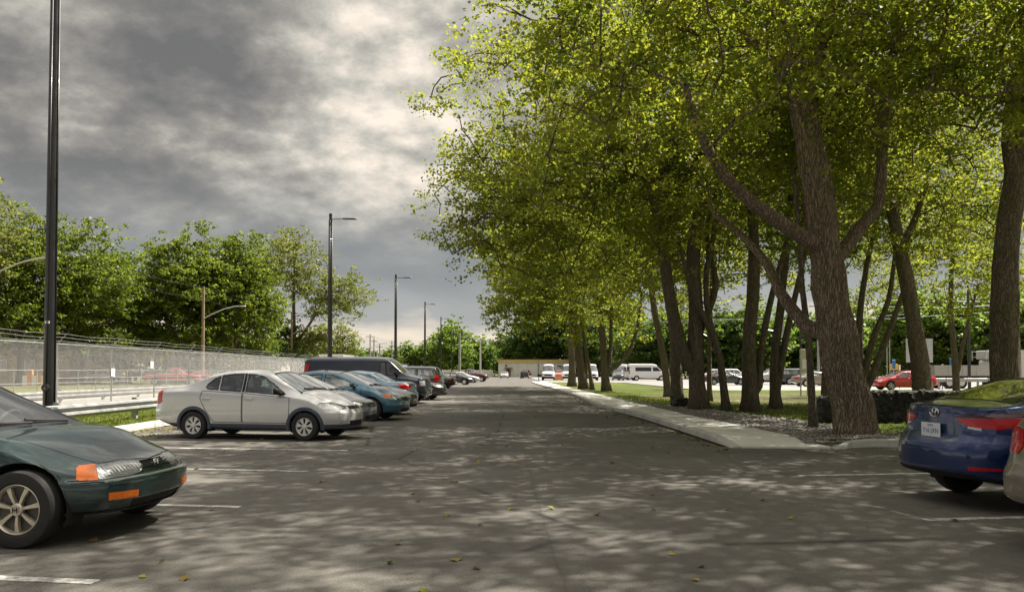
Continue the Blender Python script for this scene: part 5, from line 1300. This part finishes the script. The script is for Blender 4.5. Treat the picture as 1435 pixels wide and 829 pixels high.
digger(489, 170, 1, 'yellow excavator arm showing above the roof of the navy van'); digger(654, 240, .8, 'yellow excavator above the dark red pickup')
tr_ = empty('box_trailer', (-15.6, 70, 0), R(1), 'white box trailer of which only the roof shows behind the van', 'trailer')
for s in (-1, 1): 
    bm = bmesh.new(); bm_box(bm, (s * 1.02, 0, 1.75), (.05, 5.2, 2.1)); bm_obj('side_wall', bm, WHITEP, tr_)
box('roof', (0, 0, 2.84), (2.1, 5.3, .08), WHITEP, tr_, bevel=.02); box('door', (0, -2.6, 1.75), (2.0, .05, 2.1), WHITEP, tr_); box('frame', (0, 0, .62), (1.9, 5.2, .14), TRIM, tr_)
for s in (-1, 1):
    for y in (-.5, .5): tube_obj('wheel', [(s * .8, y, .36), (s * 1.05, y, .36)], .36, RUB, tr_, 14)
# ------------------------------------------------------------------ white vans and traffic beyond the lawn
tv = _cp.copy(van); L, W, H = 5.9, 2.06, 2.55; f = L / 2
tv.update(paint=WHITEP, L=L, W=W, glass=GLASSD, top=[(-f, 2.35), (-f + .06, 2.46), (-f + .4, 2.54), (.8, 2.54), (1.2, 2.46), (1.45, 2.3), (2.15, 1.42), (2.3, 1.32), (f - .1, 1.12), (f, 1.0)], belt=[(-f, 1.35), (1.4, 1.3), (2.2, 1.2), (f, .96)],
  zw=1.30, wind=((2.14, .86), (1.42, .78)), win=[([(-1.9, 1.42), (-1.9, 2.0), (.5, 2.0), (.5, 1.42)], 'side_window'), ([(.75, 1.42), (.75, 2.0), (1.45, 1.98), (1.95, 1.42)], 'side_window')], rearv=[(-.8, 1.4), (-.8, 2.05), (.8, 2.05), (.8, 1.4)],
  xf=f - .95, xr=-f + 1.2, mirror=(1.85, 1.03, 1.45, TRIM), wid=[(-f, 1.0), (0, 1.03), (f - .6, 1.0), (f, .9)], hood=(2.2, f - .1, .8, .75))
tv['bits'] = [('headlight', L_CLR, [(f - .25, 1, 1.08), (f, .66, 1.02), (f, .64, .86), (f - .25, 1, .86)], (1, .6, 0), True), ('grille', TRIM, [(f, -.62, .98), (f, .62, .98), (f, .55, .72), (f, -.55, .72)], (1, 0, 0), False), ('bumper', TRIM, [(f, -.95, .60), (f, .95, .60), (f, .9, .32), (f, -.9, .32)], (1, 0, 0), False),
  ('taillight', L_RED, [(-f + .12, 1, 1.6), (-f + .14, 1, 1.0), (-f, .9, 1.0), (-f, .88, 1.6)], (-1, .8, 0), True)]
GV = 'white vans parked beyond the pavement'
r0, _ = free_car(tv, 769, 124, R(-95), 'white van facing us, first on the left, beside the orange barrier', 0, 'white_van', 'van', GV)
def again(src, px, Y, hd, lab, z=.035):
    c = copy_tree(src); c.location = ((px - PPX) / F * Y, Y, z); c.rotation_euler = (0, 0, hd); c['label'] = lab; return c
again(r0, 796, 126, R(-93), 'white van facing us, half hidden by the thick straight trunk')
again(r0, 828, 122, R(-93), 'white van facing us between the leaning trunks')
again(r0, 906, 118, R(4), 'white passenger van in full side view with a long dark window')
again(r0, 880, 128, R(60), 'white van end on, just behind the passenger van')
free_car(variant(suv, DGREY), 866, 122, R(-97), 'dark grey truck nosed sport utility between two trunks on the far lot')
free_car(variant(suv, paint('pink_red_paint', (.45, .10, .10))), 782, 150, R(-90), 'faded red car peeping between the first two white vans')
ob = empty('barrier', ((783 - PPX) / F * 116, 116, .07), 0, 'orange plastic barrier on the grass beside the first white van', 'barrier'); OR = plain('orange_plastic', (.62, .22, .03), .6)
prism('panel', [(-1.0, -.2), (1.0, -.2), (1.0, .2), (-1.0, .2)], .1, 1.0, OR, ob); box('foot', (-.7, 0, .05), (.3, .6, .1), OR, ob); box('foot', (.7, 0, .05), (.3, .6, .1), OR, ob); ob.scale = (.55, .55, .6)
sp_ = empty('sign_post', ((755 - PPX) / F * 110, 110, 0), 0, 'thin dark post at the far end of the pavement', 'post'); tube_obj('pole', [(0, 0, 0), (0, 0, 3.0)], .05, TRIM, sp_, 6); box('plate', (0, -.06, 2.7), (.3, .02, .4), GREYP, sp_)
FR = 'cars on the far road'
free_car(variant(dk, BLACKP), 1016, 80, R(180 + 178), 'black sedan on the far road between the slim trunks', 1, group=FR, z=.05)
free_car(variant(suv, WHITEP), 1026, 94, R(2), 'white sport utility behind the black sedan on the far road', 0, group=FR)
free_car(variant(suv, WHITEP), 1000, 104, R(180), 'white car roof behind the slim leaning maple', 0, group=FR)
free_car(pickup_spec(SILV), 1086, 84, R(180), 'silver pickup between the double stemmed maples', 0, 'pickup_truck', 'pickup', FR)
free_car(variant(suv, DGREY), 1119, 82, R(2), 'dark grey sport utility with red taillight behind the tall sign', 0, group=FR)
free_car(variant(dk, GOLD), 1144, 72, R(2), 'beige sedan behind the thin upright maple', 0, group=FR, z=.05)
free_car(variant(dk, DGREY), 1163, 78, R(182), 'dark sedan mostly hidden behind the big leaning maple', 0, group=FR)
mz = variant(ela, REDP); mz.update(top=[(-2.25, .98), (-2.15, 1.06), (-1.9, 1.16), (-1.4, 1.36), (-.4, 1.45), (.35, 1.41), (1.30, .98), (1.6, .93), (2.0, .80), (2.15, .74), (2.25, .68)]); mz['rear'] = ((-2.0, .62), (-1.5, .5)); mz.pop('clad', None)
mz['bits'] = mz['bits'][1:]
free_car(mz, 1266, 58.5, R(181), 'bright red hatchback driving left on the far road', 1, 'red_car', group=FR, z=.05)
# flatbed truck
ft = empty('flatbed_truck', ((1352 - PPX) / F * 64, 64, .05), R(2), 'white flatbed truck behind the thick dark trunk', 'truck')
bm = bmesh.new(); bm_box(bm, (2.6, 0, 1.45), (1.7, 2.0, 1.7), bevel=.12)
for v in bm.verts:
    if v.co.x > 3.0 and v.co.z > 1.5: v.co.x -= .28
bm_obj('cab', bm, WHITEP, ft, smooth=True, angle=40)
box('side_window', (2.55, -1.005, 1.78), (.9, .02, .55), GLASSD, ft); box('side_window', (2.55, 1.005, 1.78), (.9, .02, .55), GLASSD, ft); box('windscreen', (3.30, 0, 1.75), (.03, 1.7, .6), GLASSD, ft)
box('bed', (-.9, 0, .95), (4.6, 2.2, .14), TRIM, ft)
for k in range(4): box('side_board', (-2.6 + k * 1.13, -1.1, 1.45), (1.10, .06, .85), plain('grey_board', (.34, .33, .31), .8), ft)
for k in range(4): box('side_board', (-2.6 + k * 1.13, 1.1, 1.45), (1.10, .06, .85), plain('grey_board', (0, 0, 0)), ft)
bm = bmesh.new()
for y in (-.9, .9):
    for z in (2.55, 3.0): bm_box(bm, (1.9, y, z), (1.5, .06, .06))
    for x in (1.2, 2.6): bm_box(bm, (x, y, 2.65), (.06, .05, .8))
bm_obj('roof_rack', bm, ALU, ft); box('equipment_box', (2.2, 0, 2.72), (1.6, 1.5, .7), plain('pale_box', (.45, .45, .43), .6), ft, bevel=.05)
for x in (2.5, -1.9, -.9):
    for s in (-1, 1): w_ = tube_obj('wheel', [(x, s * .75, .45), (x, s * 1.02, .45)], .45, RUB, ft, 18); tube_obj('rim', [(x, s * .9, .45), (x, s * 1.03, .45)], .25, ALLOY, w_, 12)
cb_ = empty('container', ((1447 - PPX) / F * 66, 66, .05), 0, 'pale container box at the edge of the view behind the trunk', 'container')
for k in range(5): box('wall_panel', (-1.6 + k * .8, 0, 1.7), (.79, 2.2, 2.9), plain('pale_box', (0, 0, 0)), cb_)
guardrail_pts = guardrail(lambda y: 0, 0, .1, 'x', endcap=False) if False else None
gr = empty('guardrail', ((1300 - PPX) / F * 60.5, 60.5, .04), 0, 'short guardrail beside the far road left of the flatbed truck', 'guardrail', 'galvanised guardrails')
for k in range(3): box('rail', (.6 + k * 1.6, 0, .72), (1.58, .07, .28), GALV, gr, bevel=.02)
for k in range(3): box('post', (.9 + k * 1.5, .1, .4), (.12, .12, .85), GREYP, gr)
# signs
def sign(px, Y, w, z0, z1, posts, mat, lab, zp=0, slats=0, postm=GALV, name='road_sign', ht=None):
    r = empty(name, ((px - PPX) / F * Y, Y, gz((px - PPX) / F * Y, Y) if Y < 57 else .04), 0, lab, 'sign', 'signs beyond the lawn')
    for x in posts: tube_obj('post', [(x, 0, 0), (x, 0, ht or z1)], .045, postm, r, 6)
    if slats:
        for k in range(slats): h = (z1 - z0) / slats; box('panel', (0, -.07, z0 + h * (k + .5)), (w, .03, h * .94), mat, r)
        for x in (-w * .25, w * .25): box('back_rail', (x, -.1, (z0 + z1) / 2), (.06, .03, z1 - z0), GREYP, r)
    elif w: box('panel', (0, -.07, (z0 + z1) / 2), (w, .03, z1 - z0), mat, r, bevel=.01)
    return r
BLUS = plain('blue_sign', (.03, .15, .42), .4); CRM = plain('cream_sign', (.42, .40, .28), .6); YLS = plain('yellow_sign', (.72, .40, .02), .5)
sign(1288, 72, 2.45, 2.2, 4.4, (-.7, .7), plain('sign_back', (.40, .41, .41), .6, .3), 'large sign seen from the back behind the leaning maple', slats=8)
sign(1333, 64, .36, 1.5, 2.45, (0,), BLUS, 'narrow blue sign on a post left of the flatbed truck')
sign(1320, 64, .16, 1.55, 1.95, (0,), SIGNW, 'pale marker plate left of the narrow blue sign'); sign(1342, 62, .16, 1.55, 1.95, (0,), SIGNW, 'pale marker plate right of the narrow blue sign')
sign(1252, 66, .7, 1.5, 2.0, (0,), YLS, 'yellow sign above the roof of the red car'); sign(1252, 65.6, .28, 1.6, 2.35, (0,), BLUS, 'small blue sign in front of the yellow one')
sign(1260, 64, .16, 1.5, 1.9, (0,), SIGNW, 'small pale marker right of the yellow sign'); sign(1277, 68, .16, 1.5, 1.9, (0,), SIGNW, 'pale marker below the big sign')
sign(1245, 70, 0, 0, 5.0, (-.12, .12), GREYP, 'pair of tall grey posts beside the yellow sign')
s_ = sign(1126.5, 47, .42, 1.6, 3.0, (-.2, .2), CRM, 'tall cream sign on two posts beside the thin upright maple'); box('letter_plate', (0, -.095, 2.1), (.26, .01, .6), SIGNW, s_)
sign(1153, 60, .32, 1.6, 2.45, (0,), SIGNW, 'white sign glimpsed left of the big leaning trunk')
for px, Y, ht, lab in ((1358, 61, 8.1, 'black lamp post in front of the flatbed truck'), (1208, 75, 10, 'thin black post behind the fanning maple stems'), (1122, 80, 7.0, 'thin black post above the tall cream sign')):
    r = empty('street_lamp', ((px - PPX) / F * Y, Y, .04), 0, lab, 'street lamp', 'lamp posts by the far road'); tube_obj('pole', [(0, 0, 0), (0, 0, ht)], [.13, .08], BLACKM, r, 8); tube_obj('arm', [(0, 0, ht - .1), (1.2, 0, ht)], .04, BLACKM, r, 5)
for px, Y, ht, lab in ((1147, 88, 9.5, 'grey utility pole left of the big leaning trunk'), (1098, 110, 9.8, 'grey utility pole behind the double stemmed maple'), (993, 118, 10, 'grey utility pole behind the slender maple'), (1208, 92, 10.5, 'grey utility pole behind the fanning stems')):
    r = empty('utility_pole', ((px - PPX) / F * Y, Y, .03), 0, lab, 'utility pole', 'utility poles by the far road'); tube_obj('pole', [(0, 0, 0), (0, 0, ht)], [.17, .12], GREYP, r, 8); box('crossarm', (0, 0, ht - .8), (2, .1, .12), GREYP, r)
    tube_obj('cable', [(-26, 8, ht - .6), (-13, 4, ht - 1.3), (0, 0, ht - .7), (13, -4, ht - 1.3), (26, -8, ht - .6)], .02, GALV, r, 4)
    tube_obj('lamp_arm', [(0, 0, ht - 3.4), (-1.4, 0, ht - 2.7), (-3, 0, ht - 2.5)], .05, ALU, r, 5)
# ------------------------------------------------------------------ trees behind the fence and the woods
def simple_tree(x, y, h, rx, ry, lab, mat, seed, npt=170, lpt=70, ls=.3, low=.28, kk=1, group='trees behind the fence', tr=.3, shell=.5, z0=0, blob=None, twig=.75, name='broadleaf_tree', ry2=None):
    rz = h * (1 - low) / 2; cz = h - rz
    cr = blob or [((0, 0, cz), (rx, ry, rz), npt, -.8, shell)]
    return tree(Vector((x, y, z0)), [(0, 0, 0), (.1, 0, h * .2), (-.1, 0, h * .45), (0, 0, h * .8)], [((( .0, 0, h * .22), (rx * .35, .2, h * .42), (rx * .6, .4, h * .62)), tr * .6, tr * .2), (((.0, 0, h * .2), (-rx * .35, -.3, h * .4), (-rx * .6, 0, h * .6)), tr * .55, tr * .2)],
      cr, lab, seed=seed, lsize=ls * 1.15, lpt=lpt, trunk_r=(tr, tr * .3), sides=8, leafmat=mat, group=group, twig=twig, step=.9, brmin=.02, flare=.2, name=name, up=.3)
def PX(px, Y): return (px - PPX) / F * Y
simple_tree(PX(28, 82), 82, 18.3, 6.1, 5.9, 'dark green maple at the far left behind the lamp post', LEAF_L, 101, 260, 90, .26, .12, tr=.35)
simple_tree(PX(112, 87), 87, 17.8, 6.6, 5.9, 'broad green maple right of the tall lamp post behind the fence', LEAF_L, 102, 300, 90, .26, .12, tr=.35)
simple_tree(PX(180, 98), 98, 17.0, 6.1, 5.9, 'low green maple between the broad maple and the round lime tree', LEAF_L, 103, 260, 80, .28, .1, tr=.3)
simple_tree(PX(262, 95), 95, 18.3, 5.9, 5.9, 'round lime green tree behind the tan utility pole', LEAF_L, 104, 300, 95, .27, .1, tr=.32)
simple_tree(PX(330, 98), 98, 18.3, 6.1, 5.9, 'dense lime green tree touching the tall poplar', LEAF_L, 105, 320, 95, .27, .1, tr=.35)
simple_tree(PX(412, 120), 120, 23.9, 9.0, 7.5, 'tall open poplar with sky showing between its branches', LEAF_P, 106, 200, 60, .26, .25, tr=.42, name='poplar_tree',
   blob=[((-1, 0, 17), (6.2, 5, 6.2), 170, -.8, .45), ((6.8, 0, 12.4), (5.8, 4, 4.4), 110, -.7, .5), ((2.2, 0, 5.6), (3.4, 2, 2.6), 36, -.8, .4)])
simple_tree(PX(462, 144), 144, 10.7, 5.4, 4.5, 'low pale bush like tree under the poplar', LEAF_P, 107, 110, 60, .3, .1, tr=.2)
simple_tree(PX(375, 119), 119, 10.3, 5.9, 5.4, 'small dark tree in the gap between lime tree and poplar', LEAF_D, 108, 120, 60, .3, .05, tr=.2)
simple_tree(PX(-70, 77), 77, 21.5, 7.3, 5.9, 'maple whose branches touch the picture edge at the far left', LEAF_P, 109, 200, 70, .26, .3, tr=.4)
protos = []
def wood_proto(i, mat, h, r, n=120, lpt=60, ls=.5):
    t = simple_tree(0, 0, h, r, r * .9, 'wood', mat, 200 + i, n, lpt, ls, .02, group=None, tr=.3, twig=1.1, name='woodland_tree'); return t
WP = [wood_proto(0, LEAF_D, 15, 6.0), wood_proto(1, LEAF_F, 12, 5.0), wood_proto(2, LEAF_D, 11, 5.2), wood_proto(3, LEAF_F, 14, 5.5)]
used = [False] * 4
def wtree(k, px, Y, s, lab, group, rz=0, z=0):
    global used
    o = WP[k] if not used[k] else copy_tree(WP[k]); used[k] = True
    o.location = (PX(px, Y), Y, z); o.scale = (s, s, s); o.rotation_euler = (0, 0, rz); o['label'] = lab; o['group'] = group; return o
rw = random.Random(8)
# dark grove above the long building
for px, Y, s, k, lab in ((728, 172, .72, 0, 'dark round tree at the left end of the grove over the building'), (752, 165, .95, 0, 'tall dark tree of the grove over the building'), (778, 158, 1.12, 0, 'darkest tall tree of the grove, behind the first white van'), (806, 160, 1.2, 0, 'dark tree of the grove behind the thick straight trunk'),
   (838, 150, 1.0, 2, 'dark tree behind the three stemmed maple'), (868, 158, 1.1, 0, 'dark tree behind the low branching maple, right side')):
    wtree(k, px, Y * 1.33, s * 1.33, lab, 'dark grove over the long building', rw.uniform(0, 6))
G = 'woods behind the far road'
n = 0; words = ['left of', 'behind', 'right of']
marks_ = ['the passenger van', 'the stout twin trunk maple', 'the slim leaning maple', 'the straight dark maple', 'the double stemmed maple', 'the tall cream sign', 'the big leaning trunk', 'the fanning stems', 'the yellow sign', 'the large sign', 'the narrow blue sign', 'the thick dark trunk']
for i, px in enumerate(range(895, 1520, 27)):
    Y = 150 + rw.uniform(-8, 10) - max(0, (px - 1150)) * .12
    k = (1, 3, 2, 1, 3)[i % 5] if px > 1150 else (1, 2, 2)[i % 3]; s = rw.uniform(.95, 1.2)
    wtree(k, px, Y, s, '%s woodland tree %s %s' % ('green' if k in (1, 3) else 'dark', words[i % 3], marks_[min(11, i // 2)]), G, rw.uniform(0, 6))
for i, (px, Y, s, k) in enumerate(((497, 235, .75, 1), (520, 240, .72, 2), (548, 235, .7, 1), (572, 240, .82, 1), (600, 240, .78, 3), (625, 235, .95, 3), (634, 225, 1.15, 3), (652, 240, .85, 2), (672, 235, .95, 1), (690, 260, .9, 2), (703, 250, .9, 0), (716, 240, .85, 2), (470, 230, .7, 2), (445, 200, .6, 1))):
    wtree(k, px, Y, s, ['low green tree', 'low dark tree', 'hazy green tree'][i % 3] + ' on the skyline ' + ['over the navy van', 'over the lamp posts', 'left of the building', 'by the far poles', 'over the excavator'][i // 3], 'skyline trees past the lot', rw.uniform(0, 6))
for i, (px, Y, s, k) in enumerate(((20, 110, .75, 2), (75, 115, .8, 2), (130, 118, .75, 1), (190, 120, .8, 2), (250, 118, .75, 2), (310, 125, .8, 1), (370, 130, .7, 2), (-40, 110, .8, 1), (430, 150, .65, 2))):
    wtree(k, px, Y, s, 'dark tree seen low through the chain link fence ' + ['far left', 'by the lamp post', 'by the second post', 'over the silver sedan', 'above the silver roof', 'by the poplar', 'near the trailer', 'at the edge', 'past the poplar'][i], 'trees seen through the fence', rw.uniform(0, 6))
# ---- things beyond the fence
FB = 'vehicles beyond the fence'
free_car(variant(pickup_spec(REDP), REDP), 245, 78, R(10), 'red pickup seen through the fence above the silver boot', 0, 'pickup_truck', 'pickup', FB, z=.05)
free_car(variant(dk, REDP), 285, 82, R(5), 'red car seen through the fence over the silver roof', 0, group=FB, z=.05)
free_car(variant(dk, REDP), 348, 95, R(184), 'red car farther back through the fence near the poplar', 0, group=FB, z=.05)
free_car(variant(suv, WHITEP), 150, 90, R(5), 'white car behind the fence between two fence posts', 0, group=FB, z=.05)
hs = empty('house', (PX(20, 92), 92, 0), 0, 'pale brick house glimpsed through the fence at the left edge', 'house'); BRK = plain('pale_brick', (.42, .30, .22), .85, 0, .3, 2)
box('wall', (0, 3, 2.0), (13, 6, 4.0), BRK, hs); prism('roof', [(-7, 0), (7, 0), (5, 3.2), (-5, 3.2)], -.0, 6.6, plain('grey_shingle', (.30, .28, .27), .9), hs, tr=Matrix.Translation((0, 6.3, 4.0)) @ Matrix.Rotation(R(90), 4, 'X'))
for x in (-4.5, -1.5, 1.8, 4.6): w_ = box('window', (x, -.04, 2.1), (1.3, .1, 1.4), SIGNW, hs); box('pane', (0, -.05, 0), (1.05, .04, 1.15), GLASSD, w_)
br = empty('barrier', (PX(52, 70), 70, .05), 0, 'orange and white striped barrier through the fence by the lamp post', 'barrier')
for k in range(6): box('panel', (-1.0 + k * .42, 0, .55), (.40, .3, .9), OR if k % 2 else SIGNW, br)
box('beacon', (-.6, 0, 1.3), (.5, .25, .5), OR, br); box('beacon', (.8, 0, 1.25), (.4, .25, .4), OR, br)
# ------------------------------------------------------------------ gabions, gravel, litter
GST = plain('gabion_stone', (.055, .053, .05), .95, 0, .5, 5); GRV = plain('gravel_stone', (.25, .235, .215), .95, 0, .45, 9); GRB = MATS['gravel_bed']
def stones(name, pts, sizes, mat, parent=None, seed=0, kind='stuff'):
    rng = np.random.default_rng(seed); n = len(pts)
    base = np.array([(1, 0, 0), (-1, 0, 0), (0, 1, 0), (0, -1, 0), (0, 0, .7), (0, 0, -.7)], float)
    fc = np.array([(0, 2, 4), (2, 1, 4), (1, 3, 4), (3, 0, 4), (2, 0, 5), (1, 2, 5), (3, 1, 5), (0, 3, 5)])
    P = np.asarray(pts, float)[:, None, :]; V = base[None] * rng.uniform(.6, 1.25, (n, 6, 1)) + rng.normal(size=(n, 6, 3)) * .16
    a = rng.uniform(0, 6.28, n); c, s = np.cos(a)[:, None], np.sin(a)[:, None]
    V = np.stack([V[..., 0] * c - V[..., 1] * s, V[..., 0] * s + V[..., 1] * c, V[..., 2] * .75], -1) * np.asarray(sizes)[:, None, None]
    V = (V + P).reshape(-1, 3); Fc = (fc[None] + (np.arange(n) * 6)[:, None, None]).reshape(-1, 3)
    o = mesh_obj(name, V, Fc, mat, parent); o['kind'] = kind; return o
def gabion(x0, x1, y0, y1, z0, h, lab, seed):
    r = empty('gabion_wall', ((x0 + x1) / 2, (y0 + y1) / 2, z0), 0, lab, 'gabion', 'black stone gabions on the lawn'); w, d = x1 - x0, y1 - y0
    n = max(1, round(w / 1.6)); rng = np.random.default_rng(seed)
    for k in range(n):
        cx = -w / 2 + (k + .5) * w / n; bw = w / n - .02
        b_ = box('basket_core', (cx, 0, h / 2), (bw - .12, d - .14, h - .12), GST, r)
        P = []; 
        for _ in range(int(260 * h * bw)):
            f = rng.integers(0, 4); u, v = rng.uniform(-.5, .5, 2)
            if f == 0: P.append((cx + u * bw, -d / 2 + .05, h * (v + .5)))
            elif f == 1: P.append((cx + u * bw, v * d, h - .05))
            elif f == 2: P.append((cx + (.5 if u > 0 else -.5) * (bw - .1), v * d, h * (rng.uniform(0, 1))))
            else: P.append((cx + u * bw, -d / 2 + .05, h * (v + .5)))
        s_ = stones('stone_fill', P, rng.uniform(.05, .10, len(P)), GST, r, seed + k)
        V, Fc = [], []
        for q in range(int(bw / .12) + 1): tube(V, Fc, [(cx - bw / 2 + q * .12, -d / 2 - .02, 0), (cx - bw / 2 + q * .12, -d / 2 - .02, h)], .0015, 3, False)
        for q in range(int(h / .12) + 1): tube(V, Fc, [(cx - bw / 2, -d / 2 - .02, q * .12), (cx + bw / 2, -d / 2 - .02, q * .12)], .0015, 3, False)
        m_ = mesh_obj('basket_wire', V, Fc, TRIM, r)
gabion(9.3, 16.5, 20.3, 21.3, .05, .88, 'long black stone gabion right of the big leaning maple', 5)
gabion(8.1, 9.15, 20.6, 21.5, .05, .72, 'short black gabion behind the thin upright maple', 6)
gabion(5.9, 6.75, 28.6, 29.5, .05, .42, 'low dark gabion block beside the stout twin trunk', 7)
rng = np.random.default_rng(9)
def gw(y): return 1.9 * max(0, min(1, (y - 15) / 1.0)) * max(.12, min(1, (36 - y) / 14)) + (0 if y > 15 else .2)
V = []; Fc = []; ys_ = np.linspace(15.14, 38, 40)
for y in ys_:
    for t in (0, .33, .66, 1): x = wi(y) + .0 + t * (gw(y) + (2.2 if y < 16.6 else 0) * (1 - t * .0)); p = rd(x, y); V.append((p[0], p[1], .10 + .03 * math.sin(t * 3.1) + .01 * math.sin(y * 3 + t * 4)))
for j in range(39):
    for k in range(3): a = j * 4 + k; Fc.append((a, a + 1, a + 5, a + 4))
o = mesh_obj('gravel_bed', V, Fc, GRB); o['kind'] = 'structure'
P = []
while len(P) < 5200:
    y = 15.2 + 22 * rng.random() ** 1.3; t = rng.random(); x = wi(y) + t * (gw(y) + (2.2 if y < 16.6 else 0)); p = rd(x, y); P.append((p[0], p[1], .115 + .03 * math.sin(t * 3.1)))
P += [(x, y, .095) for x, y in zip(rng.uniform(5.6, 9, 500), rng.uniform(14.85, 15.3, 500)) if y > 14.72 + .42 * min(1, max(0, (x - 5.9) / .9)) + .05]
stones('gravel', P, rng.uniform(.018, .05, len(P)), GRV, None, 3)
P = []
for _ in range(500): y = rng.uniform(15.6, 30); p = rd(wi(y) + gw(y) + rng.normal() * .12, y); P.append((p[0], p[1], .13))
stones('gravel_edge_stone', P, rng.uniform(.05, .10, len(P)), GRV, None, 4)
for k, (cx, cy) in enumerate(((10.2, 38.5), (13.5, 33.5), (9.6, 30.5), (8.6, 45))):
    P = [(cx + rng.normal() * .7, cy + rng.normal() * .3, gz(cx, cy) + .03) for _ in range(60)]; stones('rock_scatter', P, rng.uniform(.05, .13, 60), GRV, None, 20 + k)
# fallen leaves on the asphalt and by the left kerb
LITTER = mat_leaf('fallen_leaf', ((.1, (.10, .07, .02)), (.45, (.20, .14, .035)), (.7, (.13, .16, .02)), (.95, (.30, .27, .05))), .1, .7)
P = [(rng.uniform(-8, 9), 4 + 24 * rng.random() ** 1.4, .012) for _ in range(230)] + [(rd(KL + .1 + abs(rng.normal()) * .8, 0)[0] + AX * yy, yy, .012) for yy in rng.uniform(13.5, 24, 650)] + [(rd(KX - abs(rng.normal()) * .25, 0)[0] + AX * yy, yy, .012) for yy in rng.uniform(14, 50, 260)]
P = np.array(P); LV, LF = leaf_mesh(P, rng, .075, 3.0); o = mesh_obj('fallen_leaves', LV, LF, LITTER, tint=rng.random(len(P))); o['kind'] = 'stuff'
cup = empty('paper_cup', (on_z(1181, 607, .14).x, on_z(1181, 607, .14).y, .15), 0, 'small red litter lying on the gravel by the big leaning trunk', 'litter'); bm = bmesh.new(); bm_box(bm, (0, 0, .03), (.14, .08, .06), bevel=.02); bm_obj('crumpled_wrapper', bm, REDP, cup)
# grass tufts along edges
def tufts(name, XY, zf, h, mat, seed):
    rng = np.random.default_rng(seed); n = len(XY); P = np.array([(x, y, zf(x, y)) for x, y in XY]); a = rng.uniform(0, 6.28, n); w = .012 + .012 * rng.random(n)
    hh = h * rng.uniform(.4, 1.2, n); dx, dy = np.cos(a) * w, np.sin(a) * w; lx, ly = rng.normal(size=n) * h * .4, rng.normal(size=n) * h * .4
    V = np.stack([P + np.stack([dx, dy, 0 * a], 1), P - np.stack([dx, dy, 0 * a], 1), P + np.stack([lx, ly, hh], 1)], 1).reshape(-1, 3)
    o = mesh_obj(name, V, np.arange(n * 3).reshape(n, 3), mat, tint=rng.random(n)); o['kind'] = 'stuff'
GRB_ = mat_leaf('grass_blade', ((.1, (.05, .085, .012)), (.5, (.10, .14, .02)), (.9, (.21, .21, .06))), .3, .6)
XY = [rd(x, y) for x, y in zip(rng.uniform(KL - 3.6, KL - .22, 26000), 13 + 40 * rng.random(26000) ** 1.5)]; tufts('grass', XY, lambda x, y: .12, .07, GRB_, 1)
XY = []
while len(XY) < 34000:
    x, y = rng.uniform(5.6, 26), 15.6 + 34 * rng.random() ** 1.3
    if x - AX * y > wi(y) + gw(y) + (2.3 if y < 16.6 else 0): XY.append((x, y))
tufts('lawn_grass', XY, gz, .07, GRB_, 2)
